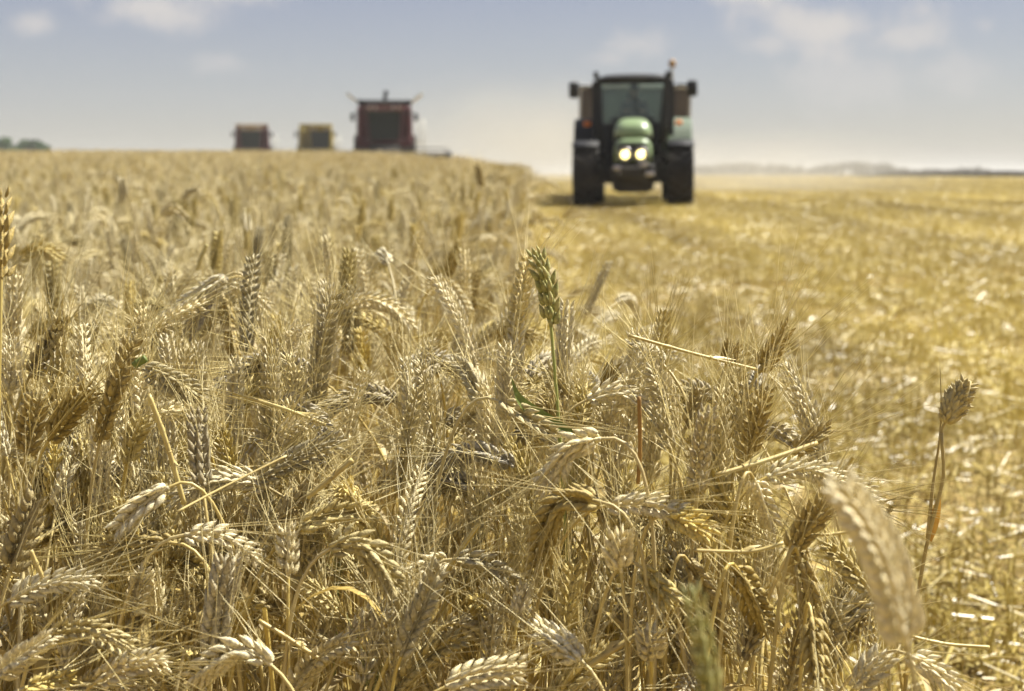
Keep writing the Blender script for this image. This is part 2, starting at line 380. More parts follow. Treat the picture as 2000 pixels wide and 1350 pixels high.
# ------------------------------------------------------------------ ground sheet
def build_ground():
    ys = np.concatenate([np.linspace(-30, 0, 8), np.linspace(.5, 12, 40), np.linspace(13, 60, 60), np.geomspace(63, 4000, 50)])
    xs = np.concatenate([-np.geomspace(3000, 12, 26), np.linspace(-11, 11, 56), np.geomspace(12, 3000, 26)])
    X, Y = np.meshgrid(xs, ys); Z = ground_z(X, Y); nx = len(xs)
    mb = MB()
    mb.add(np.stack([X, Y, Z], -1).reshape(-1, 3), [(j * nx + i, j * nx + i + 1, (j + 1) * nx + i + 1, (j + 1) * nx + i) for j in range(len(ys) - 1) for i in range(nx - 1)])
    m = bpy.data.materials.new('stubble_soil'); m.use_nodes = True; t = m.node_tree; p = t.nodes['Principled BSDF']
    p.inputs['Roughness'].default_value = .9; p.inputs['Specular IOR Level'].default_value = .1
    g = N(t, 'ShaderNodeNewGeometry')
    a = N(t, 'ShaderNodeTexNoise'); a.inputs['Scale'].default_value = 22; a.inputs['Detail'].default_value = 6; t.links.new(g.outputs['Position'], a.inputs['Vector'])
    mp = N(t, 'ShaderNodeMapping'); mp.inputs['Scale'].default_value = (.9, .05, .2); t.links.new(g.outputs['Position'], mp.inputs['Vector'])
    b = N(t, 'ShaderNodeTexNoise'); b.inputs['Scale'].default_value = 1; b.inputs['Detail'].default_value = 5; t.links.new(mp.outputs[0], b.inputs['Vector'])
    r1 = N(t, 'ShaderNodeValToRGB'); t.links.new(a.outputs['Fac'], r1.inputs[0])
    e = r1.color_ramp.elements; e[0].position = .3; e[0].color = (.19, .14, .055, 1); e[1].position = .65; e[1].color = (.37, .295, .12, 1)
    mi = N(t, 'ShaderNodeMix', data_type='RGBA', blend_type='MULTIPLY'); mi.inputs['Factor'].default_value = 1
    r2 = N(t, 'ShaderNodeValToRGB'); t.links.new(b.outputs['Fac'], r2.inputs[0])
    e = r2.color_ramp.elements; e[0].position = .38; e[0].color = (.66, .58, .45, 1); e[1].position = .6; e[1].color = (1.05, 1.0, .95, 1)
    t.links.new(r1.outputs[0], mi.inputs['A']); t.links.new(r2.outputs[0], mi.inputs['B']); t.links.new(mi.outputs['Result'], p.inputs['Base Color'])
    bp = N(t, 'ShaderNodeBump'); bp.inputs['Strength'].default_value = .8; bp.inputs['Distance'].default_value = .04
    t.links.new(a.outputs['Fac'], bp.inputs['Height']); t.links.new(bp.outputs[0], p.inputs['Normal'])
    o = mb.build('ground', [m]); tag(o, kind='structure')
build_ground()

# ------------------------------------------------------------------ stubble and loose straw
def stripe_mat(name, light, dark, rough, trans):
    m = mat(name, light, rough, trans=0); t = m.node_tree; p = t.nodes['Principled BSDF']
    g = N(t, 'ShaderNodeNewGeometry')
    mp = N(t, 'ShaderNodeMapping'); mp.inputs['Scale'].default_value = (.75, .045, .1); t.links.new(g.outputs['Position'], mp.inputs['Vector'])
    b = N(t, 'ShaderNodeTexNoise'); b.inputs['Scale'].default_value = 1.; b.inputs['Detail'].default_value = 6; b.inputs['Roughness'].default_value = .62
    t.links.new(mp.outputs[0], b.inputs['Vector'])
    mr = N(t, 'ShaderNodeMapRange'); t.links.new(b.outputs['Fac'], mr.inputs['Value']); mr.inputs['From Min'].default_value = .40; mr.inputs['From Max'].default_value = .58
    oi = N(t, 'ShaderNodeObjectInfo')
    sx = N(t, 'ShaderNodeSeparateXYZ'); t.links.new(g.outputs['Position'], sx.inputs[0])
    row = math_node(t, 'SUBTRACT', sx.outputs['X'], math_node(t, 'MULTIPLY', sx.outputs['Y'], .0085))
    row = math_node(t, 'ADD', math_node(t, 'MULTIPLY', row, 2.1), math_node(t, 'MULTIPLY', b.outputs['Fac'], 4.))
    row = math_node(t, 'ADD', math_node(t, 'MULTIPLY', math_node(t, 'SINE', row), .5), .5)
    mr_ = math_node(t, 'ADD', math_node(t, 'MULTIPLY', mr.outputs[0], .5), math_node(t, 'MULTIPLY', row, .5))
    f = math_node(t, 'ADD', math_node(t, 'MULTIPLY', mr_, .8), math_node(t, 'MULTIPLY', oi.outputs['Random'], .2))
    mi = N(t, 'ShaderNodeMix', data_type='RGBA'); t.links.new(f, mi.inputs['Factor']); mi.inputs['A'].default_value = (*dark, 1); mi.inputs['B'].default_value = (*light, 1)
    t.links.new(mi.outputs['Result'], p.inputs['Base Color']); p.inputs['Specular IOR Level'].default_value = .5
    return m
M['stub_a'] = stripe_mat('stubble_straw', (.61, .485, .115), (.23, .162, .033), .38, .1)
M['stub_b'] = stripe_mat('stubble_chaff', (.68, .565, .19), (.32, .235, .058), .42, .1)
def straw_patch(rng, n=95, rad=.26, up=16):
    mb = MB()
    for k in range(n):
        r = rad * math.sqrt(rng.random()); a = rng.uniform(0, 6.28); L = rng.choice((.025, .04, .07, .11, .16), p=(.3, .28, .22, .14, .06)) * rng.uniform(.7, 1.2)
        b = rng.normal(1.57, .9); el = rng.normal(0, .22)
        d = np.array((math.cos(b) * math.cos(el), math.sin(b) * math.cos(el), math.sin(el)))
        c = np.array((r * math.cos(a), r * math.sin(a), .012 + abs(rng.normal(0, .02)) + abs(d[2]) * L / 2))
        mb.tube([c - d * L / 2, c + d * L / 2], rng.uniform(.0012, .0028), 4, m=0 if rng.random() < .7 else 1, cap=False, flat=rng.uniform(.35, 1))
    for k in range(up):
        x = rng.choice((-.19, -.06, .07, .2)) + rng.normal(0, .012); y = rng.uniform(-rad, rad); h = rng.uniform(.04, .11)
        mb.tube([(x, y, -.01), (x + rng.normal(0, .02), y + rng.normal(0, .02), h)], .0018, 4, m=0, cap=False)
    return mb
def scatter_points(rings, xr, ok, rng):
    """rings: (y0, y1, per square metre, scale); random places inside xr(y) where ok(x, y)"""
    P = []; S = []
    for y0, y1, dens, sc in rings:
        ym = y1; x0, x1 = xr(ym); n = int((x1 - x0) * (y1 - y0) * dens)
        x = rng.uniform(x0, x1, n); y = rng.uniform(y0, y1, n); a, b = xr(y)
        k = (x > a) & (x < b) & ok(x, y); P.append(np.stack([x[k], y[k]], 1)); S.append(np.full(k.sum(), sc))
    P = np.concatenate(P); S = np.concatenate(S)
    return np.concatenate([P, ground_z(P[:, 0], P[:, 1])[:, None]], 1), S
rng = np.random.default_rng(11)
protos = [straw_patch(rng) for _ in range(7)]
pts, sc = scatter_points([(.2, 1.5, 14, 1), (1.5, 6, 24, 1), (6, 14, 16, 1.1), (14, 32, 9, 1.35), (32, 70, 3.2, 2.0), (70, 160, .8, 3.2), (160, 320, .18, 6)],
                         lambda y: (edge_x(y) - .25, .4 * np.asarray(y) + 1.6), lambda x, y: x > -99, rng)
n = len(pts)
rot = np.stack([rng.normal(0, .04, n), rng.normal(0, .04, n), rng.normal(.0, .25, n) + np.pi * rng.integers(0, 2, n)], 1)
s = sc * rng.uniform(.85, 1.2, n)
gn_scatter('stubble', protos, ['stub_a', 'stub_b'], pts, rot, np.stack([s, s, np.minimum(s, 1.25) * rng.uniform(.8, 1.3, n)], 1), rng.integers(0, 7, n),
           'golden cut stubble and loose straw covering the harvested field', 'stubble', smooth=False)

# ------------------------------------------------------------------ the standing crop (too many to count)
rng = np.random.default_rng(5)
crop = []
for nod in (.0, .3, .6, 1.0, 1.3, 1.6, 1.9, 2.2, .2, 1.2, 1.5, 2.4):
    k = len(crop) % 3
    e, b, st, lf = proto_plant(rng, nod, 5, rng.uniform(1.1, 1.4), rng.uniform(.60, .69), rng.uniform(.038, .055), pa=.36)
    p = MB(); p.merge(e, (0, 1, 1)[k]); p.merge(b, 2); p.merge(st, 3); p.merge(lf, 4); crop.append(p)
for k in range(3):       # headless stalks and leaves low in the crop
    p = MB()
    for q in range(5):
        h = rng.uniform(.38, .62); x, y = rng.normal(0, .035, 2)
        S = bezier((x, y, 0), (x, y, h * .4), (x + rng.normal(0, .03), y + rng.normal(0, .03), h * .7), (x + rng.normal(0, .06), y + rng.normal(0, .06), h), 8)
        p2 = MB(); p2.tube(S, .0016, 5, cap=False); p.merge(p2, 3)
        p.merge(dry_leaf(S, rng, rng.uniform(.3, .9), rng.uniform(.12, .22), .0048), 4)
    crop.append(p)
def in_crop(x, y): return x < edge_x(y) + RNG.normal(0, .03, np.shape(x))
rings = [(1.25, 2.2, 470, 1), (2.2, 4, 420, 1), (4, 8, 320, 1), (8, 16, 170, 1.03), (16, 35, 70, 1.08), (35, 70, 26, 1.15), (70, 135, 9, 1.3)]
pts, sc = scatter_points(rings, lambda y: (-.4 * np.asarray(y) - 1.2, edge_x(y) + .1), in_crop, rng)
n = len(pts); pick = rng.integers(0, 12, n)
s = sc * rng.uniform(.93, 1.1, n)
s *= 1 + .06 * np.sin(pts[:, 0] * 2.1 + 1) * np.sin(pts[:, 1] * 1.3)
s[pts[:, 1] < 1.6] *= .93
# undergrowth between the near plants
p2, _ = scatter_points([(.95, 1.34, 330, 1), (1.34, 3, 110, 1)], lambda y: (-.4 * np.asarray(y) - .5, edge_x(y) - .02), in_crop, rng)
n2 = len(p2); pts = np.concatenate([pts, p2]); pick = np.concatenate([pick, rng.integers(12, 15, n2)]); s = np.concatenate([s, rng.uniform(.75, 1.15, n2)])
n = len(pts)
rot = np.stack([rng.normal(0, .10, n), rng.normal(0, .10, n), rng.uniform(0, 6.283, n)], 1)
gn_scatter('wheat_crop', crop, ['ear_tan', 'ear_pale', 'awn', 'stem', 'leaf'], pts, rot, np.stack([s, s, s], 1), pick,
           'dense ripe bearded wheat crop filling the field up to its crest', 'wheat crop')

# ------------------------------------------------------------------ wheat plants one can tell apart
def wheat_parts(root, ear, beard, stem, leaf, em, bm='awn', sm='stem', lm='leaf'):
    stem.build('stem', sm, root)
    e = ear.build('ear', em, root)
    if beard.n: beard.build('beard', bm, e)
    if leaf.n: leaf.build('leaf', lm, root)
    return root
WG = 'wheat plants along the front of the crop'
hr = np.random.default_rng(21)
def curve3(pts, D, dD):
    """photo points at depth D (the tip dD deeper) as a smooth line in the world"""
    n = len(pts); P = np.array([at(px, py, D + dD * k / (n - 1)) for k, (px, py) in enumerate(pts)])
    if n == 2: return resample(P, 12)[0]
    t = np.linspace(0, n - 1, 24); Q = []
    for k in t:
        i = min(int(k), n - 2); f = k - i; p0, p1, p2, p3 = P[max(i - 1, 0)], P[i], P[i + 1], P[min(i + 2, n - 1)]
        Q.append(.5 * ((2 * p1) + (p2 - p0) * f + (2 * p0 - 5 * p1 + 4 * p2 - p3) * f * f + (3 * p1 - p0 - 3 * p2 + p3) * f ** 3))
    return np.array(Q)
def hero(pts, D, label, tone='tan', thick=1.25, awn=.056, dD=None, foot=None, leaf=1, sides=8, open_=.88, awns=True, stem='stem', lift=.062, awn_m='awn', dens=250):
    dD = hr.uniform(-.03, .03) if dD is None else dD
    thick *= hr.uniform(.86, 1.08); P = curve3(pts, D, dD); t0 = P[1] - P[0]; t0 /= np.linalg.norm(t0)
    if foot is None:
        f = P[0][:2] - t0[:2] * hr.uniform(.05, .14) + hr.normal(0, .025, 2)
    else: f = at(*foot, D)[:2]
    G = np.array((f[0], f[1], float(ground_z(f[0], f[1]))))
    root = thing('wheat_plant', label, 'wheat plant', tuple(G), 0, WG)
    ear, beard = ear_geometry(P - G, hr, thick, sides, awn, awns, open_=open_, n_per_m=dens)
    S = stem_path((0, 0, 0), P[0] - G, t0, 22, lift); st = MB(); st.tube(S, np.linspace(.0019, .0012, len(S)), 7, cap=False)
    lf = MB()
    for _ in range(leaf): lf.merge(dry_leaf(S, hr, hr.uniform(.25, .7), hr.uniform(.10, .2)))
    return wheat_parts(root, ear, beard, st, lf, 'ear_' + tone, awn_m, stem)
H = hero
# far left
H([(2, 545), (3, 455), (0, 368)], .98, 'tall smooth beardless wheat ear standing alone above the crop at the far left', 'brown', 1.3, awns=False, foot=(-60, 900), open_=.75, leaf=0, dens=170)
H([(195, 865), (222, 770), (262, 655)], 1.06, 'big shaded upright ear beside a small green leaf', 'brown', 1.45, .075)
H([(57, 737), (95, 670), (132, 610)], 1.22, 'dark ear leaning right with long dark bristles, high at the left', 'brown', 1.3, .08)
H([(50, 890), (62, 830), (74, 772)], 1.04, 'stout upright brown ear left of the two leaning dark ears', 'brown', 1.35)
H([(95, 860), (135, 805), (182, 755)], 1.07, 'brown ear leaning right over the stout upright ear', 'brown', 1.3)
H([(446, 545), (410, 570), (362, 668)], 1.62, 'grey braided ear hanging down left from the three-way fork of ears', 'grey', 1.6)
H([(440, 540), (385, 580), (318, 625)], 1.60, 'pale topped ear drooping furthest left from the fork of ears', 'pale', 1.5)
H([(447, 555), (485, 570), (528, 605)], 1.60, 'pale ear drooping right from the fork of ears', 'pale', 1.5)
H([(437, 583), (452, 660), (467, 740)], 1.66, 'brown ear hanging straight down below the fork of ears', 'brown', 1.4)
H([(40, 505), (75, 485), (127, 512)], 1.95, 'nodding ear arching right behind the tall smooth ear', 'tan', 1.6)
H([(280, 722), (330, 742), (405, 782)], 1.16, 'drooping ear running down right beside a yellow straw', 'tan', 1.3, .08)
H([(396, 950), (388, 870), (384, 798)], 1.04, 'greyish upright ear left of a long sloping brown stalk', 'grey', 1.3)
H([(293, 812), (335, 803), (380, 797)], 1.2, 'small pale ear lying level under the drooping ear', 'pale', 1.2)
H([(248, 905), (262, 855), (282, 812)], 1.06, 'short upright ear close under the big shaded ear', 'tan', 1.25)
H([(452, 925), (442, 880), (432, 828)], 1.1, 'upright tan ear just right of the greyish upright ear', 'tan', 1.2)
H([(18, 770), (22, 720), (18, 675)], 1.2, 'pale upright ear against the left border, under the leaning dark ear', 'pale', 1.25)
H([(20, 1118), (45, 1045), (72, 965)], .99, 'large grey-brown upright ear at the left, above the level pale ear', 'brown', 1.4)
H([(330, 952), (275, 990), (222, 1045)], 1.02, 'ear drooping down left, bright on top, at the end of a sloping brown stalk', 'pale', 1.35, .07)
H([(335, 1060), (250, 1065), (160, 1097)], 1.01, 'dark curved ear hanging left with sunlit rim, below the bright drooping ear', 'brown', 1.35, .08)
H([(15, 1175), (90, 1140), (195, 1132)], .97, 'pale ear lying level and pointing right, by the left border', 'pale', 1.3, .075)
H([(-15, 1325), (40, 1285), (105, 1238)], .93, 'pale ear pointing up right out of the lower left corner', 'pale', 1.3)
H([(108, 1236), (180, 1232), (268, 1275)], .95, 'ear arching down right above the corner ear', 'tan', 1.25)
H([(188, 1332), (250, 1300), (333, 1290)], .93, 'pale ear lying level and pointing right, low in the crop', 'pale', 1.25)
H([(45, 1345), (95, 1332), (155, 1322)], .91, 'ear lying nearly level just above the bottom border, right of the corner ear', 'tan', 1.2)
H([(360, 1045), (430, 1045), (512, 1098)], 1.0, 'pale nodding ear arching right above the large grey upright ear', 'pale', 1.25, .07)
H([(415, 1290), (427, 1190), (447, 1083)], .95, 'large grey upright ear with plump braided husks and short bristles', 'grey', 1.55, .05, leaf=0, foot=(410, 1500))
H([(530, 1300), (480, 1268), (425, 1290), (368, 1335)], .93, 'arched ear with white husk tips, bowed low beside the large grey ear', 'pale', 1.3)
H([(262, 1200), (272, 1150), (280, 1108)], 1.02, 'short upright ear, one of a pair under the dark curved ear', 'pale', 1.2)
H([(305, 1205), (300, 1150), (295, 1112)], 1.03, 'slim upright ear right of the short upright one', 'pale', 1.15)
H([(363, 1262), (372, 1230), (382, 1195)], 1.0, 'short dark ear directly left of the large grey upright ear', 'brown', 1.2)
H([(318, 1262), (328, 1235), (340, 1205)], 1.01, 'small tan ear between two short ears left of the large grey ear', 'tan', 1.15)
# middle
H([(603, 785), (600, 730), (600, 668)], 1.5, 'bright bleached ear standing upright amid blurred crop', 'pale', 1.4, .08)
H([(605, 790), (625, 830), (655, 870)], 1.45, 'bleached ear hanging below the bright upright one', 'pale', 1.3)
H([(688, 772), (715, 764), (750, 757)], 1.55, 'small white ear lying level in the middle of the crop', 'pale', 1.35)
H([(893, 892), (840, 888), (780, 886)], 1.28, 'level pale ear pointing left, in the middle of the crop', 'pale', 1.2)
H([(505, 935), (590, 890), (672, 858)], 1.08, 'long slim ear rising right at the end of a sloping stalk', 'tan', 1.15, .085, foot=(300, 1200))
H([(858, 805), (868, 770), (880, 742)], 1.55, 'grey and white twisted ear with a dark bent neck', 'pale', 1.35)
H([(940, 815), (925, 790), (912, 765)], 1.5, 'whitish spread ear beside the grey twisted one', 'pale', 1.4)
H([(873, 548), (884, 510), (898, 468)], 2.4, 'dark blurred ear standing upright in the middle distance', 'brown', 1.5)
H([(740, 643), (765, 662), (795, 695)], 1.9, 'dark ear sloping down right in the middle distance', 'brown', 1.5)
H([(918, 610), (922, 570), (930, 525)], 2.1, 'dark blurred ear behind the green ear, on its left', 'brown', 1.4)
H([(968, 660), (1005, 645), (1045, 665)], 1.75, 'brown nodding ear directly left of the green stalk', 'brown', 1.6)
H([(583, 1030), (655, 1000), (738, 998)], 1.02, 'brown ear bowed right with open husks, above the nodding ear', 'tan', 1.35, .075)
H([(563, 1125), (563, 1075), (560, 1022)], 1.0, 'small bright white bristly ear on a thin upright stalk', 'pale', 1.2, .05, foot=(545, 1400), leaf=0)
H([(645, 1072), (690, 1058), (738, 1095), (782, 1172)], .98, 'big braided ear nodding right in an arch, husks lit from above', 'tan', 1.4, .075, foot=(560, 1300))
H([(783, 1282), (820, 1195), (863, 1098)], .96, 'large upright ear leaning right, tip beside the nodding ear', 'tan', 1.55, .055, foot=(768, 1500), leaf=1)
H([(878, 1095), (842, 1098), (804, 1122)], 1.02, 'small pale ear drooping left behind the large leaning ear', 'pale', 1.2)
H([(893, 1092), (945, 1098), (1005, 1135)], 1.0, 'braided ear nodding right, just right of the large leaning ear', 'tan', 1.3, .07)
H([(870, 1342), (940, 1318), (1030, 1305)], .92, 'whitish ear lying level along the bottom border', 'pale', 1.35, .07)
H([(673, 1268), (700, 1228), (732, 1188)], 1.02, 'small pale ear rising right below the nodding ear', 'pale', 1.15)
H([(895, 1218), (920, 1225), (950, 1245)], 1.02, 'short pale ear drooping right of the large leaning ear', 'pale', 1.15)
H([(540, 1018), (580, 975), (630, 932)], 1.06, 'dark ear rising right above the white bristly ear', 'brown', 1.3)
H([(722, 1352), (722, 1315), (724, 1272)], 1.02, 'green unripe ear low between the stalks', 'green', 1.25, .045, stem='stem_green', awn_m='awn_green')
H([(660, 1150), (662, 1110), (664, 1075)], 1.2, 'slim green ear half hidden behind the nodding ear', 'green', 1.0, .03, stem='stem_green', awn_m='awn_green', leaf=0)
# the clump at the edge of the crop
g = H([(1076, 638), (1068, 560), (1043, 482)], 1.10, 'green unripe beardless ear standing tall above the crop on a green stalk', 'green', 1.35, awns=False, foot=(1150, 1100), open_=.55, leaf=0, stem='stem_green', dens=190, dD=0)
lg = MB(); G0 = np.array(g.location); LP = [at(1118, 845, 1.1), at(1085, 828, 1.09), at(1050, 808, 1.07), at(1018, 785, 1.06), at(998, 755, 1.05)]
lg.ribbon(resample(curve3([(1118, 848), (1055, 812), (1015, 780), (998, 735)], 1.1, -.05) - G0, 14)[0], .0055 * np.array((.7, .8, .9, 1, 1, 1, 1, .95, .9, .8, .7, .5, .3, .05)), np.tile((.2, .5, .8), (14, 1)), fold=.5)
lg.build('leaf', 'leaf_green', g)
H([(1174, 857), (1120, 872), (1085, 915), (1046, 960)], 1.0, 'ear arching down left in a hook, white husks and long curled bristles', 'pale', 1.4, .075, foot=(1250, 1150))
H([(1148, 780), (1200, 765), (1250, 790), (1300, 825)], 1.12, 'bleached ear arching down right beside the green stalk', 'pale', 1.25)
H([(1300, 795), (1288, 755), (1272, 715)], 1.15, 'tan ear leaning left under the sloping straw', 'tan', 1.25)
H([(1295, 712), (1270, 690), (1243, 665)], 1.2, 'tan ear leaning left and touching the sloping straw from below', 'tan', 1.25)
H([(1362, 962), (1370, 880), (1386, 795)], 1.0, 'tall grey upright ear in the middle of the edge clump', 'grey', 1.35, .065)
H([(1482, 725), (1512, 680), (1542, 632)], 1.12, 'topmost brown ear of the edge clump, leaning right', 'brown', 1.35, .08)
H([(1462, 888), (1477, 825), (1496, 755)], 1.09, 'slim dark brown ear below the topmost ear of the clump', 'brown', 1.2, .08)
H([(1545, 885), (1585, 858), (1628, 830)], 1.08, 'brown ear pointing right over the stubble beyond the thick straw', 'brown', 1.2, .085)
H([(1498, 932), (1560, 915), (1640, 938), (1718, 972)], 1.02, 'pale ear arching right behind the large blurred ear', 'pale', 1.3, .06)
H([(1418, 712), (1425, 695), (1433, 672)], 1.2, 'small ear whose tip crosses the end of the sloping straw', 'brown', 1.15)
H([(1180, 760), (1188, 738), (1202, 715)], 1.22, 'small brown ear just right of the green stalk', 'brown', 1.2)
H([(1112, 775), (1090, 748), (1066, 718)], 1.16, 'tan ear leaning left against the green stalk', 'tan', 1.2)
H([(1100, 850), (1080, 815), (1062, 780)], 1.12, 'brown ear right behind the green leaf', 'brown', 1.2)
H([(975, 785), (1035, 822), (1100, 858)], 1.08, 'long ear sloping down right under the green leaf', 'tan', 1.25, .085)
H([(1338, 838), (1352, 800), (1370, 755)], 1.13, 'dark ear behind the tall grey upright ear', 'brown', 1.2)
H([(1310, 880), (1295, 840), (1275, 790)], 1.1, 'tan ear leaning left, left of the tall grey upright ear', 'tan', 1.2)
H([(1172, 980), (1100, 978), (1065, 1040), (1050, 1135)], .97, 'large dark braided ear arching and hanging down left', 'brown', 1.5, .075, foot=(1230, 1250))
H([(1185, 988), (1260, 985), (1350, 1005)], 1.0, 'long pale ear lying level beside the large dark hanging ear', 'pale', 1.3, .085)
H([(1310, 1008), (1345, 1020), (1390, 1042)], .98, 'tan ear drooping right below the long level ear', 'tan', 1.25)
H([(1213, 1118), (1208, 1080), (1215, 1035)], .95, 'bright plump upright ear on a thin straight stalk', 'pale', 1.35, .07, foot=(1222, 1500), leaf=0)
H([(1137, 1292), (1095, 1258), (1040, 1222)], .93, 'bright bleached ear pointing up left near the bottom border', 'pale', 1.3, .05)
H([(1255, 1112), (1285, 1145), (1318, 1185)], .97, 'tan ear sloping down right of the bright plump ear', 'tan', 1.3)
H([(1440, 1112), (1468, 1170), (1498, 1240)], .96, 'dark ear hanging down right with plump brown husks', 'brown', 1.4)
H([(1345, 1098), (1385, 1170), (1418, 1262)], 1.0, 'long brown ear hanging behind the blurred green ear', 'brown', 1.3)
H([(1012, 1200), (1018, 1172), (1028, 1142)], .98, 'small white ear below the large dark hanging ear', 'pale', 1.1)
H([(1272, 1290), (1270, 1260), (1275, 1230)], .95, 'small star-shaped ear seen end on, bristles spread', 'tan', 1.2, open_=1.4)
H([(1697, 1152), (1660, 1105), (1613, 1058)], 1.0, 'dark tipped ear leaning left behind the large blurred ear, on a straight stalk', 'tan', 1.3, .05, foot=(1690, 1400), leaf=0)
H([(1540, 1085), (1580, 1025), (1624, 962)], .98, 'brown ear rising right and touching the large blurred ear', 'brown', 1.35)
H([(1560, 1085), (1575, 1150), (1590, 1215)], .97, 'vertical dark ear hanging below the rising brown ear', 'brown', 1.3)
H([(1585, 1205), (1592, 1270), (1600, 1340)], .95, 'lowest vertical dark ear of the edge clump', 'brown', 1.3)
H([(1605, 1272), (1622, 1230), (1645, 1188)], .99, 'tan ear leaning right between the vertical dark ears and the large blurred ear', 'tan', 1.25)
H([(1668, 1345), (1698, 1312), (1735, 1275)], .93, 'pale ear leaning right at the foot of the large blurred ear', 'pale', 1.25)
H([(1772, 1278), (1820, 1305), (1872, 1345)], .95, 'ear drooping right into the stubble at the bottom border', 'pale', 1.25, .07)
H([(1472, 935), (1490, 980), (1512, 1035)], 1.0, 'pale ear hanging left of the rising brown ear', 'pale', 1.25)
H([(1455, 1290), (1470, 1240), (1475, 1190)], .98, 'upright brown ear at the lower right of the blurred green ear', 'brown', 1.25)
# very close to the lens
H([(1772, 1262), (1718, 1075), (1628, 930)], .56, 'large pale blurred ear leaning left, closest to the viewer', 'pale', 1.3, .045, foot=(1770, 1800), leaf=0, dD=-.01, awns=False, open_=.75, dens=290)
H([(1392, 1370), (1372, 1250), (1350, 1140)], .56, 'green and yellow blurred ear close to the viewer', 'green', 1.0, foot=(1420, 1900), leaf=0, awns=False, open_=.7, dD=0)
# in the middle distance, above the rest
H([(232, 345), (240, 372), (236, 398)], 4.2, 'whitish ear folded straight down on a tall stalk in the middle distance', 'pale', 1.7, foot=(226, 500))
H([(392, 372), (372, 372), (355, 392)], 3.6, 'pale ear nodding left in the middle distance', 'pale', 1.5)
H([(315, 422), (340, 410), (366, 428)], 3.0, 'bright arched ear in the middle distance', 'pale', 1.5)
H([(485, 452), (484, 435), (482, 418)], 3.0, 'white upright ear in the middle distance', 'pale', 1.6, awn=.02)
H([(940, 365), (937, 340), (930, 318)], 4.2, 'dark ear standing above the others at the edge of the crop', 'brown', 1.6)

# fillers between them: each kind is built once, the rest are copies sharing its meshes
LM = [('the green ear', 1065, 545), ('the tall round seed head', 1870, 780), ('the large blurred ear', 1700, 1080), ('the blurred green ear', 1380, 1240), ('the white bristly ear', 562, 1070),
      ('the bright plump ear', 1213, 1080), ('the large hanging ear', 1080, 1030), ('the sloping straw', 1350, 690), ('the bent yellow straw', 1450, 1072), ('the tall smooth ear', 8, 450),
      ('the large grey ear', 430, 1190), ('the arched nodding ear', 720, 1090), ('the hooked ear', 1110, 900), ('the level pale ear', 100, 1150), ('the fork of ears', 440, 560), ('the thick straw', 1500, 895)]
ORD = ['nearest', 'second', 'third', 'fourth', 'fifth', 'sixth', 'seventh', 'eighth', 'ninth', 'tenth', 'eleventh', 'twelfth', 'thirteenth', 'fourteenth', 'fifteenth', 'sixteenth', 'seventeenth', 'eighteenth', 'nineteenth', 'twentieth']
fr = np.random.default_rng(33)
kinds = []
for hgt in (.46, .53, .60, .67):
    for nod, pose in ((.1, 'upright'), (.5, 'leaning'), (1.1, 'bowed'), (1.6, 'drooping'), (2.1, 'nodding'), (.25, 'upright')):
        tone = ('tan', 'pale', 'brown', 'grey')[int(fr.choice(4, p=(.4, .25, .17, .18)))]
        kinds.append(dict(h=hgt, pose=pose, tone=tone, used=None, geo=(nod, hgt)))
spots = []
while len(spots) < 200:
    px = fr.uniform(-60, 1720); py = 690 + 730 * fr.uniform() ** 1.15
    if px > 1050 + (py - 640) * 1.1 and py < 900 and px > 1500: continue
    if px > 1130 and py < 760: continue
    if px > 1640 and py < 1150: continue
    D = np.interp(py, (690, 850, 1000, 1150, 1420), (1.34, 1.18, 1.1, 1.04, .97)) * fr.uniform(1.0, 1.1)
    if any((px - a) ** 2 + (py - b) ** 2 < 38 ** 2 for a, b, _ in spots): continue
    spots.append((px, py, D))
def describe(px, py):
    best = min(range(len(LM)), key=lambda i: (LM[i][1] - px) ** 2 + (LM[i][2] - py) ** 2)
    dx, dy = px - LM[best][1], py - LM[best][2]
    return best, ('right of' if dx > 0 else 'left of') if abs(dx) > abs(dy) else ('below' if dy > 0 else 'above'), dx * dx + dy * dy
info = sorted([(describe(px, py), px, py, D) for px, py, D in spots], key=lambda t: t[0][2])
seen = {}
for (b, where, _), px, py, D in info:
    B = at(px, py, D); gz = float(ground_z(B[0], B[1])); h = B[2] - gz
    near = sorted(range(len(kinds)), key=lambda i: abs(kinds[i]['h'] - h))[:6]; K = kinds[near[int(fr.integers(0, 6))]]
    s = h / K['h']
    k = seen.get((b, where), 0); seen[(b, where)] = k + 1
    col = K['tone']
    label = f"{K['pose']} {col} bearded wheat ear, {ORD[min(k, 19)]} plain one {where} {LM[b][0]}"
    rz = fr.uniform(0, 6.283)
    if K['used'] is None:
        nod, hg = K['geo']; e, bd, st, lf = proto_plant(fr, nod, 7, fr.uniform(.9, 1.3), hg, fr.uniform(.048, .062), leaf=1)
        r = thing('wheat_plant', label, 'wheat plant', (0, 0, 0), 0, WG); wheat_parts(r, e, bd, st, lf, 'ear_' + K['tone']); K['used'] = r
        K['lean'] = float(e.verts()[:, 0].min() * 0 + st.verts()[-1, 0])
    else:
        r = K['used'].copy(); C.objects.link(r); r['label'] = label
        for ch in K['used'].children:
            c = ch.copy(); C.objects.link(c); c.parent = r
            for g2 in ch.children: d = g2.copy(); C.objects.link(d); d.parent = c
    r.scale = (s, s, s); r.rotation_euler = (0, 0, rz)
    r.location = (B[0] - math.cos(rz) * K['lean'] * s, B[1] - math.sin(rz) * K['lean'] * s, gz)

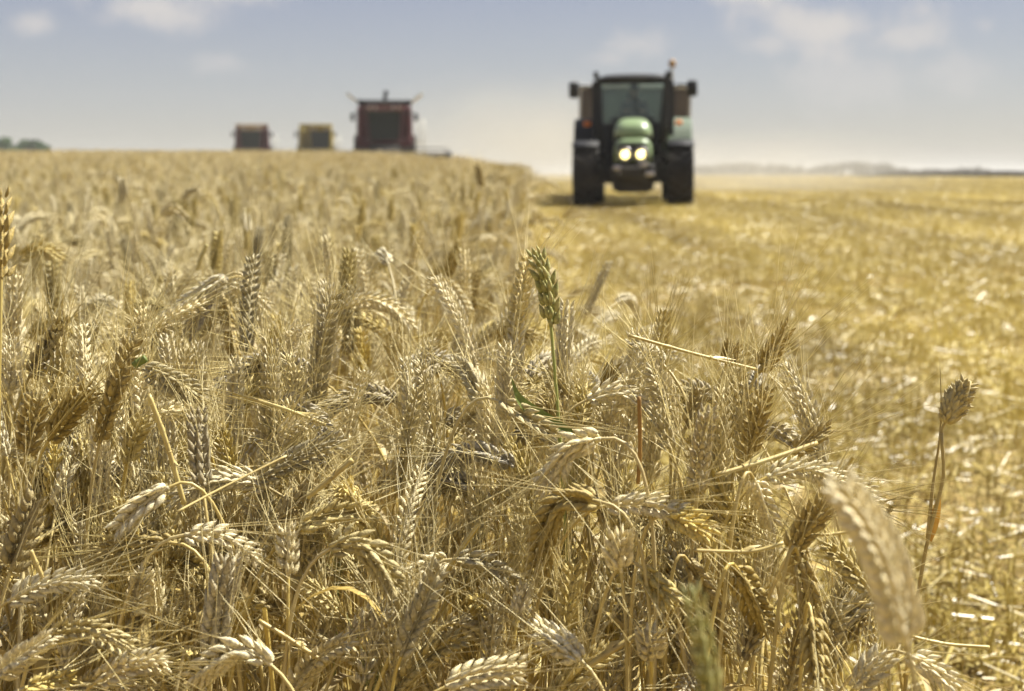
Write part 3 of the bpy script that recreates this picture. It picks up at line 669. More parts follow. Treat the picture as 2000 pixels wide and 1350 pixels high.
# ------------------------------------------------------------------ loose straws lying on the crop
def straw(pts, D, label, rad=.0022, dD=0., m='straw', name='straw_stalk', cat='straw', end=None):
    P = curve3(pts, D, dD); o0 = P[len(P) // 2]; mb = MB(); P = resample(P, 20)[0]
    rr = np.full(20, rad); rr[6] *= 1.25 if len(pts) < 4 else 1.
    rr[0] *= .9; mb.tube(P - o0, rr, 8, flat=.8)
    if rad > .0015 and m == 'straw':     # a node and the torn sheath beside it
        k = int(hr.integers(5, 14)); mb.tube([P[k] - o0 - (P[k + 1] - P[k]) * .12, P[k] - o0, P[k] - o0 + (P[k + 1] - P[k]) * .12], (rad, rad * 1.35, rad), 8)
        d = (P[min(k + 4, 19)] - P[k]); mb.ribbon([P[k] - o0, P[k] - o0 + d * .5 + (0, 0, rad * 1.6), P[k] - o0 + d + hr.normal(0, .002, 3) + (0, 0, rad * 2.5)], (rad * 1.1, rad * .8, rad * .1), np.tile((0, .7, .7), (3, 1)), fold=.4)
    o = mb.build(name, m); o.location = o0
    return tag(o, label, cat, 'loose straws caught in the ears')
straw([(1228, 655), (1345, 688), (1478, 722)], 1.12, 'pale round straw sloping down right across the top of the edge clump', 0.00163, .04)
straw([(1398, 928), (1500, 898), (1595, 865)], 1.02, 'thick pinkish straw rising right in front of the edge clump', 0.00218, .03)
straw([(1355, 1075), (1440, 1078), (1485, 1074), (1530, 1060)], .95, 'bright yellow straw with a bend, its cut end facing the large hanging ear', 0.00163, .0)
straw([(1590, 1045), (1620, 1044), (1665, 1038)], 1.0, 'short yellow straw pointing at the large blurred ear', 0.00150)
straw([(1143, 1305), (1200, 1268), (1268, 1228)], .96, 'yellow straw rising right under the bright plump ear', .003)
straw([(1588, 1175), (1640, 1178), (1698, 1176)], 1.0, 'pale level straw beside the large blurred ear', 0.00122)
straw([(455, 768), (560, 800), (636, 830)], 1.14, 'yellow straw sloping down right from the drooping ear', 0.00170)
straw([(797, 663), (830, 655), (866, 642)], 1.7, 'short bright yellow straw in the blurred middle of the crop', 0.00170)
straw([(600, 972), (640, 940), (688, 898)], 1.0, 'pale split straw rising right above the open husked ear', 0.00190)
straw([(290, 770), (325, 865), (360, 985)], 1.03, 'yellow straw hanging steeply between the upright ears', 0.00190)
straw([(505, 1212), (560, 1245), (640, 1298)], .97, 'bleached straw sloping down right, low under the white bristly ear', .002)
straw([(385, 528), (392, 505), (404, 478)], 1.9, 'short pale yellow blade sticking up behind the fork of ears', 0.00258)
straw([(60, 1075), (75, 1110), (95, 1150)], .97, 'short yellow straw crossing the level pale ear', 0.00163)
straw([(1246, 945), (1250, 870), (1248, 775)], 1.0, 'thin upright brown dry blade left of the tall grey ear', 0.00150, 0, 'brown_leaf', 'dry_blade', 'dry leaf')
straw([(345, 1000), (430, 955), (560, 890)], 1.0, 'thin grey-brown stalk sloping up right across the crop', 0.00095, .05, 'stem')
straw([(1780, 1243), (1850, 1258), (1932, 1264)], 1.0, 'bleached frayed straw pointing right over the stubble', 0.00150)
straw([(262, 715), (268, 710), (285, 700)], 1.04, 'scrap of green leaf stuck to the big shaded ear', .003, 0, 'leaf_green', 'leaf_scrap', 'leaf')

# ------------------------------------------------------------------ the tall grass with a round seed head
def seed_grass():
    D = 1.12
    f = at(1768, 1290, D)[:2]; G = np.array((f[0] - .01, f[1], float(ground_z(*f))))
    r = thing('canary_grass', 'tall dry grass stalk with a round brown seed head above the stubble', 'grass stalk', tuple(G))
    S = np.concatenate([[(0, 0, 0), (-.004, 0, .25)], curve3([(1778, 1240), (1798, 1130), (1812, 1055), (1830, 985), (1843, 930), (1841, 880), (1838, 845)], D, 0) - G])
    st = MB(); st.tube(resample(S, 60)[0], np.concatenate([np.linspace(.0026, .0024, 38), np.linspace(.0018, .0015, 22)]), 8); st.build('stem', 'brown_stem', r)
    nk = MB(); nk.tube(resample(curve3([(1838, 860), (1840, 838), (1848, 822)], D, 0) - G, 8)[0], .0012, 6); nk.build('neck', 'brown_stem', r)
    bl = MB(); P = resample(curve3([(1812, 1055), (1822, 950), (1836, 850), (1838, 770), (1835, 697)], D, .012) - G, 20)[0]
    bl.tube(P, np.linspace(.0019, .0002, 20), 6, flat=.5); bl.build('leaf_blade', 'brown_stem', r)
    sh = MB(); P = resample(curve3([(1814, 1058), (1824, 1020), (1836, 965)], D, .004) - G, 12)[0]
    sh.ribbon(P, .0042 * np.sin(np.linspace(.5, 3.1, 12)) + .0004, np.tile((.9, .2, .3), (12, 1)), fold=.3); sh.build('leaf_sheath', 'amber_leaf', r)
    hd = MB(); hr2 = np.random.default_rng(3); A = at(1846, 826, D) - G; B = at(1892, 742, D) - G
    ax = B - A; L = np.linalg.norm(ax); ax /= L; u = np.cross(ax, (0, 1, 0)); u /= np.linalg.norm(u); v = np.cross(ax, u)
    core = MB(); core.tube([A + ax * L * k for k in np.linspace(0, 1, 9)], .0085 * np.sin(np.linspace(.35, 2.95, 9)) + .001, 12); hd.merge(core)
    for ring in range(13):
        k = (ring + .3) / 13; rad = .0098 * math.sin(math.pi * (.10 + .80 * k)) ** .7 * (1.1 - .35 * k); n = max(5, int(13 * rad / .0095))
        for j in range(n):
            a = 6.283 * (j + .5 * (ring % 2)) / n + hr2.normal(0, .12); o = u * math.cos(a) + v * math.sin(a)
            d = ax * .9 + o * .75 + hr2.normal(0, .12, 3); d /= np.linalg.norm(d)
            floret(hd, A + ax * L * k * .9 + o * rad * .72, d, np.cross(ax, o), .0085 * hr2.uniform(.8, 1.2), .0024, 6)
    hd.build('seed_head', 'seed_husk', r)
M['brown_stem'] = mat('brown_stem', (.44, .345, .145), .5, (.33, .245, .09), 60)
M['amber_leaf'] = mat('amber_leaf', (.55, .33, .07), .4, (.42, .22, .04), 120, trans=.5)
M['seed_husk'] = mat('seed_husk', (.50, .415, .21), .6, (.35, .275, .115), 200, bump=.4, bscale=900)
seed_grass()

# ------------------------------------------------------------------ machine materials
M['rubber'] = mat('rubber', (.013, .012, .012), .85, (.036, .031, .027), 3, bump=.3, bscale=25, spec=.15)
M['black_metal'] = mat('black_metal', (.018, .018, .022), .65, (.03, .029, .028), 2, spec=.15)
M['chassis'] = mat('chassis', (.022, .021, .02), .7, (.05, .043, .035), 3, spec=.15)
M['tractor_green'] = mat('tractor_green', (.19, .26, .12), .35, (.22, .28, .15), 2, spec=.5)
M['tractor_pale'] = mat('tractor_pale', (.36, .38, .34), .4, (.30, .32, .27), 2)
M['fender_sunlit'] = mat('fender_sunlit', (.11, .14, .095), .55, (.08, .10, .07), 2)  # lighter grey-green: sunlight on the right rear fender put into its colour
M['grey_rim'] = mat('grey_rim', (.45, .45, .43), .4, (.32, .30, .26), 3)
M['lamp_on'] = mat('lamp_on', (1, .95, .8), .3, emit=((1, .82, .28), 2.2))
M['orange_lens'] = mat('orange_lens', (.75, .22, .03), .3)
M['amber_lens'] = mat('amber_lens', (.34, .19, .05), .4)
M['chrome'] = mat('chrome', (.55, .52, .52), .3, metal=.7)
M['trailer_side'] = mat('trailer_side', (.105, .085, .07), .55, (.16, .13, .10), 1.5)
M['trailer_rail'] = mat('trailer_rail', (.55, .53, .48), .5, (.42, .4, .35), 3)
M['seat_cloth'] = mat('seat_cloth', (.025, .025, .035), .8)
M['skin'] = mat('skin', (.42, .25, .17), .5)
M['hair'] = mat('hair', (.05, .035, .025), .6)
M['dark_shirt'] = mat('dark_shirt', (.035, .04, .065), .8)
M['dark_trousers'] = mat('dark_trousers', (.03, .03, .035), .8)
M['combine_red'] = mat('combine_red', (.085, .008, .012), .5, (.06, .008, .010), 2, spec=.2)
M['combine_yellow'] = mat('combine_yellow', (.27, .20, .018), .5, (.20, .15, .018), 2)
M['dark_glass'] = mat('dark_glass', (.012, .016, .011), .5, spec=.04)
M['visor_pink'] = mat('visor_pink', (.17, .07, .07), .5, (.13, .055, .055), 3)
M['beige'] = mat('beige', (.34, .26, .17), .5, (.27, .21, .14), 2)
M['rail_pale'] = mat('rail_pale', (.52, .50, .42), .5)
M['reel'] = mat('reel', (.03, .028, .028), .6, (.05, .045, .04), 3, spec=.2)
def glass_mat():
    m = bpy.data.materials.new('cab_glass'); m.use_nodes = True; t = m.node_tree; out = t.nodes['Material Output']; t.nodes.remove(t.nodes['Principled BSDF'])
    a = N(t, 'ShaderNodeBsdfTransparent'); a.inputs['Color'].default_value = (.72, .80, .74, 1)
    b = N(t, 'ShaderNodeBsdfGlossy'); b.inputs['Roughness'].default_value = .03; b.inputs['Color'].default_value = (.9, .95, .95, 1)
    mi = N(t, 'ShaderNodeMixShader'); fr_ = N(t, 'ShaderNodeFresnel'); fr_.inputs['IOR'].default_value = 1.5
    t.links.new(math_node(t, 'ADD', fr_.outputs[0], .03, True), mi.inputs[0]); t.links.new(a.outputs[0], mi.inputs[1]); t.links.new(b.outputs[0], mi.inputs[2]); t.links.new(mi.outputs[0], out.inputs['Surface'])
    return m
M['cab_glass'] = glass_mat()

def tyre(mb, r, w, c, lugs=20):
    """a ridged farm tyre turned about the x axis, open in the middle"""
    h = w / 2
    mb.lathe([(r * .56, -h * .72), (r * .66, -h * .95), (r * .84, -h), (r * .93, -h * .86), (r * .955, -h * .4), (r * .955, h * .4), (r * .93, h * .86), (r * .84, h), (r * .66, h * .95), (r * .56, h * .72)], c, 'x', 40)
    for k in range(lugs):
        for s in (-1, 1):
            a = 6.283 * (k + .5 * (s > 0)) / lugs
            for q in range(2):      # each lug is two short bars set at an angle
                aa = a + (.10 if q else -.02); xx = s * h * (.28 if not q else .72)
                mb.box((c[0] + xx, c[1] + math.sin(aa) * r * .965, c[2] + math.cos(aa) * r * .965), (h * .52, r * .10, r * .085), bev=.01, rot=(-aa, 0, 0))
def wheel(root, r, w, c, rim='grey_rim', name='wheel'):
    wb = MB(); tyre(wb, r, w, (0, 0, 0), 18); o = wb.build(name, 'rubber', root, smooth=False); o.location = c
    rb = MB(); rb.lathe([(0.0, -w * .12), (r * .2, -w * .14), (r * .24, -w * .2), (r * .5, -w * .2), (r * .57, -w * .36), (r * .57, w * .36), (r * .5, w * .2), (r * .24, w * .2), (r * .2, w * .14), (0.0, w * .12)], (0, 0, 0), 'x', 28)
    for k in range(8):
        a = 6.283 * k / 8
        for s in (-1, 1): rb.lathe([(.0, s * w * .15), (.02, s * w * .17), (.02, s * w * .14)], (0, math.sin(a) * r * .17, math.cos(a) * r * .17), 'x', 6)
    ro = rb.build('rim', rim, o)
    return o
def loft(mb, sections, m=0, caps=True):
    n = len(sections[0]); V = [p for s in sections for p in s]; k = len(sections)
    F = [(i * n + j, i * n + (j + 1) % n, (i + 1) * n + (j + 1) % n, (i + 1) * n + j) for i in range(k - 1) for j in range(n)]
    if caps: F += [tuple(reversed(range(n))), tuple((k - 1) * n + j for j in range(n))]
    mb.add(V, F, m)
def hood_section(y, w, z0, z1, p=3.2, n=24):
    """rounded top, straight lower sides"""
    pts = []
    for k in range(n + 1):
        a = math.pi * k / n; x = math.copysign(abs(math.cos(a)) ** (2 / p), math.cos(a)) * w; z = z0 + (z1 - z0) * (abs(math.sin(a)) ** (2 / p)); pts.append((x, y, z))
    return pts

def driver(label, loc, rz):
    """a seated person: one skinned body, hands on the wheel"""
    r = thing('person', label, 'person', loc, rz)
    J = [(0, 0, .0, .13), (0, .02, .18, .135), (0, .03, .36, .15), (0, .02, .50, .13), (0, 0, .58, .06), (0, -.015, .66, .075), (0, -.02, .76, .10), (0, -.015, .84, .075),
         (-.19, .01, .48, .065), (-.26, -.10, .28, .05), (-.15, -.36, .30, .036), (-.13, -.43, .32, .034), (.19, .01, .48, .065), (.26, -.10, .28, .05), (.15, -.36, .30, .036), (.13, -.43, .32, .034),
         (-.10, -.02, -.02, .095), (-.15, -.42, .02, .075), (-.15, -.50, -.38, .05), (-.15, -.62, -.42, .04), (.10, -.02, -.02, .095), (.15, -.42, .02, .075), (.15, -.50, -.38, .05), (.15, -.62, -.42, .04)]
    E = [(0, 1), (1, 2), (2, 3), (3, 4), (4, 5), (5, 6), (6, 7), (3, 8), (8, 9), (9, 10), (10, 11), (3, 12), (12, 13), (13, 14), (14, 15), (0, 16), (16, 17), (17, 18), (18, 19), (0, 20), (20, 21), (21, 22), (22, 23)]
    for s, w0 in ((-1, 11), (1, 15)):      # four fingers and a thumb curled over the rim
        bx, by, bz = J[w0][:3]
        for f in range(4):
            a = len(J); ox = s * (-.026 + .017 * f)
            J += [(bx + ox, by - .035, bz + .012, .009), (bx + ox, by - .062, bz - .004, .0085), (bx + ox, by - .06, bz - .03, .008)]; E += [(w0, a), (a, a + 1), (a + 1, a + 2)]
        a = len(J); J += [(bx - s * .04, by - .012, bz + .0, .0095), (bx - s * .045, by - .04, bz - .012, .009)]; E += [(w0, a), (a, a + 1)]
    me = bpy.data.meshes.new('body'); me.from_pydata([j[:3] for j in J], E, [])
    o = bpy.data.objects.new('body', me); C.objects.link(o); o.parent = r
    md = o.modifiers.new('skin', 'SKIN'); me.skin_vertices  # radii per joint
    for v, j in zip(me.skin_vertices[0].data, J): v.radius = (j[3], j[3] * .92)
    me.skin_vertices[0].data[0].use_root = True
    sb = o.modifiers.new('sub', 'SUBSURF'); sb.levels = 1; sb.render_levels = 2
    me.materials.append(M['skin'])
    sh = MB()
    loft(sh, [[(math.cos(a) * w, y + math.sin(a) * d, z) for a in np.linspace(0, 6.283, 20, endpoint=False)] for z, w, d, y in ((-.04, .18, .15, .01), (.1, .185, .15, .02), (.3, .205, .165, .03), (.44, .22, .15, .02), (.53, .14, .105, .01), (.575, .08, .075, 0))])
    for s in (-1, 1): sh.tube([(s * .17, .01, .49), (s * .225, -.03, .39), (s * .265, -.10, .28), (s * .21, -.23, .285)], (.088, .078, .068, .056), 12)
    sh.build('shirt', 'dark_shirt', r)
    tr = MB()
    for s in (-1, 1): tr.tube([(s * .09, .06, -.02), (s * .12, -.2, .02), (s * .15, -.42, .02), (s * .15, -.47, -.1), (s * .15, -.5, -.36)], (.115, .108, .092, .082, .064), 12)
    tr.build('trousers', 'dark_trousers', r)
    hb = MB(); hb.lathe([(.105, .0), (.115, .05), (.10, .095), (.06, .118), (.0, .125)], (0, -.008, .755), 'z', 18); hb.build('hair', 'hair', r)
    fc = MB(); fc.box((0, -.118, .745), (.028, .035, .045), bev=.01, taper=(.6, .5)); fc.box((0, -.112, .70), (.05, .012, .014), bev=.004)
    for s in (-1, 1): fc.box((s * .036, -.112, .775), (.026, .012, .013), bev=.004); fc.box((s * .104, -.01, .75), (.018, .04, .06), bev=.006)
    fc.build('face', 'skin', r)

def tractor(loc, rz, roll):
    r = thing('tractor', 'dark green tractor with two lit headlamps driving over the stubble towards the viewer', 'tractor', loc, rz); r.rotation_euler = (0, roll, rz)
    b = MB()
    b.box((0, .75, .88), (.56, 2.6, .52), bev=.05); b.box((0, 2.35, .95), (.72, 1.3, .62), bev=.06); b.box((0, 0, .66), (1.45, .26, .24), bev=.05); b.box((0, 2.55, .9), (1.5, .3, .3), bev=.06)
    b.box((-.42, 1.5, .78), (.42, .95, .55), bev=.08); b.box((.42, 1.5, .78), (.42, .95, .55), bev=.08)
    for s in (-1, 1):
        b.box((s * .66, 0, .66), (.2, .3, .42), bev=.05); b.tube([(s * .2, .2, .62), (s * .62, .2, .62)], .035, 8)
    b.box((0, .9, .50), (.62, 2.4, .34), bev=.08); b.box((0, 2.6, .52), (.9, .5, .4), bev=.06); b.box((0, -.45, .48), (.7, .3, .3), bev=.05)  # low boxes added to darken the gap between the wheels, standing for shade
    b.build('chassis', 'chassis', r, smooth=False)
    fw = MB()
    fw.box((0, -.78, .74), (.86, .32, .30), bev=.05); fw.box((0, -.98, .74), (.5, .12, .2), bev=.03); fw.build('front_weight', 'chassis', r, smooth=False)
    for x, z, w in ((-.30, .82, .16), (.20, .88, .17), (.30, .70, .22), (-.10, .72, .34)):
        c = MB(); c.box((x, -.97, z), (w, .05, .09), bev=.02); c.build('bracket', 'chrome', r)
    # bonnet: an upper lid and a lower nose with a dark gap between them
    hd = MB(); loft(hd, [hood_section(y, w, z0, z1) for y, w, z0, z1 in ((-.62, .20, 1.44, 1.50), (-.58, .28, 1.43, 1.62), (-.45, .335, 1.43, 1.72), (-.2, .36, 1.42, 1.78), (.3, .38, 1.40, 1.82), (1.15, .40, 1.38, 1.85))]); hd.build('bonnet', 'tractor_green', r)
    ns = MB(); loft(ns, [hood_section(y, w, z0, z1, 5) for y, w, z0, z1 in ((-.80, .22, .98, 1.30), (-.76, .31, .95, 1.36), (-.62, .355, .93, 1.40), (-.2, .375, .92, 1.405), (.3, .385, .92, 1.40), (1.1, .40, .95, 1.40))]); ns.build('nose', 'tractor_green', r)
    gp = MB(); gp.box((0, .2, 1.41), (.70, 1.6, .05), bev=.01); gp.build('bonnet_gap', 'black_metal', r)
    gr = MB(); gr.box((0, -.79, 1.13), (.60, .06, .30), bev=.03)
    for k in range(6): gr.box((0, -.825, 1.02 + .045 * k), (.56, .02, .016), bev=.005)
    gr.build('grille', 'black_metal', r, smooth=False)
    for s in (-1, 1):
        hl = MB(); hl.lathe([(.13, .0), (.135, -.04), (.11, -.06), (.118, -.05)], (s * .153, -.82, 1.075), 'y', 20); ho = hl.build('headlight', 'chrome', r)
        le = MB(); le.lathe([(.0, -.065), (.045, -.062), (.078, -.05)], (s * .153, -.82, 1.075), 'y', 20); le.build('lens', 'lamp_on', ho)
        wheel(r, .65, .52, (s * .94, 0, .65)); wheel(r, .90, .60, (s * .93, 2.55, .90))
        mg = MB(); A = np.linspace(-.55, .62, 9)      # front mudguard
        loft(mg, [[(s * .94 + x, -math.sin(a) * q, .65 + math.cos(a) * q) for x, q in ((-.25, .72), (.25, .72), (.27, .69), (.25, .70), (-.25, .70), (-.27, .69))] for a in A])
        mg.box((s * .72, -.1, .98), (.05, .12, .62), bev=.01); mg.build('front_mudguard', 'black_metal', r)
        fd = MB(); A = np.linspace(-.75, 1.35, 12)      # rear fender
        loft(fd, [[(s * .93 + x, 2.55 - math.sin(a) * q, .90 + math.cos(a) * q) for x, q in ((-.33, 1.0), (.30, 1.0), (.33, .97), (.33, .88), (.30, .96), (-.33, .96))] for a in A])
        fd.prism([(2.55 - .95 * math.sin(a), .9 + .97 * math.cos(a)) for a in A] + [(2.55, .9)], s * .60, s * .64, axis='x'); fd.build('rear_fender', 'fender_sunlit' if s > 0 else 'black_metal', r, smooth=False)  # sunlit right and shaded left are painted as two different materials
        if s > 0:
            st = MB(); loft(st, [[(.66 + x, 2.55 - math.sin(a) * q, .90 + math.cos(a) * q) for x, q in ((-.07, 1.02), (.12, 1.02), (.12, 1.004), (-.07, 1.004))] for a in A]); st.build('fender_stripe', 'tractor_green', r)
        tl = MB(); tl.box((s * .96, 1.52, 1.76), (.15, .06, .10), bev=.02); tl.build('turn_lamp', 'orange_lens', r)
        ma = MB(); ma.tube([(s * .78, 1.2, 2.45), (s * .95, 1.12, 2.52), (s * 1.2, 1.08, 2.50)], .022, 8); mo = ma.build('mirror_arm', 'black_metal', r)
        mh = MB(); mh.box((s * 1.22, 1.08, 2.44), (.21, .10, .33), bev=.03); mh.build('mirror', 'black_metal', mo)
        sp = MB()
        for k in range(3): sp.box((s * .78, 1.45 + .04 * k, .55 + .28 * k), (.34, .3, .04), bev=.01)
        sp.box((s * .62, 1.5, .85), (.04, .3, .7), bev=.01); sp.build('step', 'black_metal', r, smooth=False)
    # cab
    cf = MB()
    for s in (-1, 1):
        cf.tube([(s * .50, 1.12, 1.20), (s * .68, 1.16, 1.75), (s * .70, 1.22, 2.62)], .055, 10)
        cf.tube([(s * .78, 1.95, 1.2), (s * .78, 1.95, 2.62)], .045, 10); cf.tube([(s * .74, 2.75, 1.5), (s * .72, 2.72, 2.62)], .05, 10)
        cf.box((s * .74, 1.95, 1.24), (.08, 1.6, .22), bev=.03); cf.box((s * .71, 1.95, 2.60), (.09, 1.62, .08), bev=.02)
        cf.box((s * .80, 1.16, 2.05), (.10, .07, 1.15), bev=.02)
    cf.box((0, 1.95, 1.12), (1.5, 1.65, .10), bev=.03); cf.box((0, 1.17, 2.60), (1.36, .09, .08), bev=.02); cf.box((0, 2.74, 1.55), (1.42, .07, .5), bev=.02); cf.box((0, 1.14, 1.45), (1.2, .07, .62), bev=.02)
    cf.box((0, 1.30, 1.82), (.98, .28, .16), bev=.06)
    cab = cf.build('cab', 'black_metal', r, smooth=False)
    ws = MB(); ws.prism([(-.64, 1.72), (.64, 1.72), (.67, 2.57), (-.67, 2.57)], 1.17, 1.18); ws.build('windshield', 'cab_glass', cab, smooth=False)
    rw = MB(); rw.prism([(-.68, 1.8), (.68, 1.8), (.68, 2.57), (-.68, 2.57)], 2.73, 2.74); rw.build('rear_window', 'cab_glass', cab, smooth=False)
    for s in (-1, 1):
        dw = MB(); dw.prism([(1.22, 1.36), (2.7, 1.55), (2.7, 2.57), (1.24, 2.57)], s * .755, s * .76, axis='x'); dw.build('side_window', 'cab_glass', cab, smooth=False)
    wi = MB(); wi.tube([(.0, 1.155, 2.56), (.03, 1.15, 2.25), (.10, 1.145, 1.95)], .014, 6); wi.build('wiper', 'black_metal', cab)
    rf = MB(); n = 16
    loft(rf, [[(w * math.copysign(abs(math.cos(a)) ** .5, math.cos(a)), 1.93 + d * math.copysign(abs(math.sin(a)) ** .5, math.sin(a)), z) for a in np.linspace(0, 6.283, 28, endpoint=False)] for z, w, d in ((2.63, .74, .88), (2.64, .80, .96), (2.69, .79, .95), (2.75, .62, .8), (2.78, .35, .5))])
    roof = rf.build('roof', 'black_metal', r)
    for s in (-1, 1):
        wl = MB(); wl.box((s * .76, 1.05, 2.74), (.11, .10, .14), bev=.02); wl.tube([(s * .76, 1.06, 2.62), (s * .76, 1.06, 2.7)], .02, 6); wl.build('work_lamp', 'black_metal', roof)
    bp = MB(); bp.tube([(.82, 1.5, 2.6), (.82, 1.5, 2.92)], .022, 8); bo = bp.build('beacon_pole', 'rail_pale', r)
    be = MB(); be.lathe([(.0, 0), (.075, .0), (.07, .1), (.05, .15), (.0, .165)], (.82, 1.5, 2.91), 'z', 16); be.build('beacon', 'amber_lens', bo)
    ex = MB(); ex.tube([(.62, 1.02, 1.35), (.64, 1.0, 1.8), (.70, 1.02, 2.66), (.72, 1.0, 2.78)], (.075, .085, .06, .055), 12); ex.build('exhaust', 'black_metal', r)
    se = MB(); se.box((0, 2.2, 1.58), (.52, .52, .14), bev=.05); se.box((0, 2.46, 1.95), (.50, .13, .68), bev=.05); se.box((0, 2.47, 2.36), (.28, .09, .17), bev=.04); se.box((0, 2.2, 1.35), (.35, .4, .4), bev=.05); se.build('seat', 'seat_cloth', r)
    sw = MB(); a = np.linspace(0, 6.283, 25); sw.tube(np.stack([.2 * np.cos(a), 1.70 + .16 * np.sin(a), 1.98 + .11 * np.sin(a)], 1), .016, 8, cap=False); sw.tube([(0, 1.50, 1.7), (0, 1.70, 1.98)], .03, 8); sw.tube([(-.2, 1.7, 1.98), (.2, 1.7, 1.98)], .014, 6); sw.build('steering_wheel', 'seat_cloth', r)
    return r
def trailer(loc, rz, roll):
    r = thing('trailer', 'high brown grain trailer pulled close behind the green tractor', 'trailer', loc, rz); r.rotation_euler = (0, roll, rz)
    bx = MB(); bx.box((0, 2.75, 1.85), (2.5, 5.4, 1.65), bev=.03)
    for y in (.1, 1.4, 2.7, 4.0, 5.3):
        for s in (-1, 1): bx.box((s * 1.27, y, 1.85), (.06, .09, 1.6), bev=.01)
    for x in (-1.0, -.5, 0, .5, 1.0): bx.box((x, .02, 1.85), (.09, .06, 1.6), bev=.01)
    bx.box((0, .25, .80), (2.2, .3, .5), bev=.04); bx.build('box', 'trailer_side', r, smooth=False)  # low front panel added to block bright ground where shade lies under the trailer
    rl = MB()
    for s in (-1, 1): rl.box((s * 1.25, 2.75, 2.71), (.09, 5.5, .09), bev=.015); rl.box((s * 1.29, .10, 1.85), (.06, .12, 1.66), bev=.01)
    rl.box((0, .04, 2.712), (2.4, .085, .085), bev=.015); rl.build('top_rail', 'trailer_rail', r, smooth=False)
    ch = MB(); ch.box((0, 2.7, .92), (.9, 5.2, .2), bev=.03); ch.tube([(-.35, .1, .9), (0, -1.5, .55)], .06, 8); ch.tube([(.35, .1, .9), (0, -1.5, .55)], .06, 8); ch.box((0, 1.0, .6), (1.9, .14, .14), bev=.02); ch.box((0, 4.5, .6), (1.9, .14, .14), bev=.02); ch.build('chassis', 'chassis', r, smooth=False)
    for y in (1.0, 4.5):
        for s in (-1, 1): wheel(r, .55, .42, (s * 1.0, y, .55))
    return r
def combine(loc, rz, label, paint, roofm, k=1., flaps=False, visor='visor_pink', cabx=0., big=True):
    r = thing('combine_harvester', label, 'combine harvester', loc, rz, 'combines cutting the far side of the wheat')
    b = MB(); b.box((0, 3.4, 2.25), (2.9, 5.2, 2.0), bev=.12); b.box((0, 3.6, 3.2), (2.5, 3.4, .35), bev=.08, taper=(.9, .9))
    for s in (-1, 1): b.box((s * 1.20, .85, 2.35), (.55, .9, 2.1), bev=.10, taper=(.85, 1)); b.box((s * 1.1, .55, 1.45), (.7, .5, .55), bev=.06)
    b.build('body', paint, r, smooth=False)
    ch = MB(); ch.box((0, 3, 1.1), (1.6, 5.5, .5), bev=.06); ch.box((0, 1.2, .95), (2.4, .4, .4), bev=.05); ch.prism([(-.2, 1.35), (-.2, .8), (-1.6, .3), (-1.6, .75)], -.75, .75, axis='x'); ch.build('feeder_house', 'chassis', r, smooth=False)
    cf = MB()
    for s in (-1, 1): cf.tube([(cabx + s * .78, -.05, 1.62), (cabx + s * .86, .0, 3.15)], .06, 8); cf.tube([(cabx + s * .84, 1.3, 1.62), (cabx + s * .84, 1.3, 3.15)], .05, 8)
    cf.box((cabx, .6, 1.56), (1.75, 1.5, .14), bev=.04); cab = cf.build('cab', paint, r, smooth=False)
    gl = MB(); gl.prism([(cabx - .76, 1.63), (cabx + .76, 1.63), (cabx + .84, 3.12), (cabx - .84, 3.12)], -.09, -.06)
    for s in (-1, 1): gl.prism([(.0, 1.65), (1.28, 1.65), (1.28, 3.12), (.0, 3.12)], cabx + s * .845, cabx + s * .86, axis='x')
    gl.build('windshield', 'dark_glass', cab, smooth=False)
    sc = MB(); sc.box((cabx, .75, 2.15), (.5, .4, .9), bev=.06); sc.build('seat', 'seat_cloth', cab)
    vs = MB(); vs.box((cabx, .02, 3.30), (2.0 if big else 1.8, .4, .34), bev=.05)
    vs.build('roof_visor', visor, r, smooth=False)
    for x in (-.75, -.45, .45, .75):
        la = MB(); la.lathe([(0, -.03), (.08, -.02), (.085, .03)], (cabx + x, -.20, 3.30), 'y', 12); la.build('work_lamp', 'chrome', r)
    rf = MB(); rf.box((cabx, .65, 3.55), (2.1 if big else 1.9, 1.8, .16), bev=.05)
    if flaps: rf.box((0, 1.6, 3.66), (2.95, .5, .22), bev=.05)
    rf.build('roof', roofm, r, smooth=False)
    gt = MB(); gt.box((0, 3.2, 3.55), (2.6, 2.6, .45), bev=.05, taper=(1.12, 1.1)); tank = gt.build('grain_tank', 'black_metal' if flaps else roofm, r, smooth=False)
    if flaps:
        for s in (-1, 1):
            f = MB(); f.prism([(s * 1.38, 3.72), (s * 1.98, 4.17), (s * 2.05, 4.15), (s * 1.42, 3.66)], 1.9, 4.4); f.build('tank_flap', 'rail_pale', tank, smooth=False)
        ag = MB(); ag.tube([(.02, 2.2, 3.6), (.02, 2.2, 3.95), (.10, 2.2, 4.25)], (.12, .11, .09), 10); ag.box((.08, 2.2, 4.22), (.26, .24, .16), bev=.04); ag.build('filling_auger', 'black_metal', tank)
    for s in (-1, 1):
        ma = MB(); ma.tube([(s * .95, -.05, 3.1), (s * 1.62, -.25, 2.95)], .025, 6); mo = ma.build('mirror_arm', 'black_metal', r)
        mh = MB(); mh.box((s * 1.64, -.26, 2.80), (.20, .08, .42), bev=.03); mh.build('mirror', 'black_metal', mo)
        wheel(r, .95, .75, (s * 1.25, 1.2, .95)); wheel(r, .6, .45, (s * 1.15, 4.9, .6))
    ld = MB()
    for x in (1.72, 2.08):
        ld.tube([(x, .7, .9), (x, .7, 1.6), (x, .9, 2.75)], .028, 8)
    for k2 in range(7): ld.tube([(1.72, .7 + (.02 * max(0, k2 - 2)), .95 + .28 * k2), (2.08, .7 + (.02 * max(0, k2 - 2)), .95 + .28 * k2)], .022, 6)
    ld.box((1.65, 1.0, 1.55), (.75, .9, .06), bev=.01); ld.build('ladder', 'rail_pale', r)
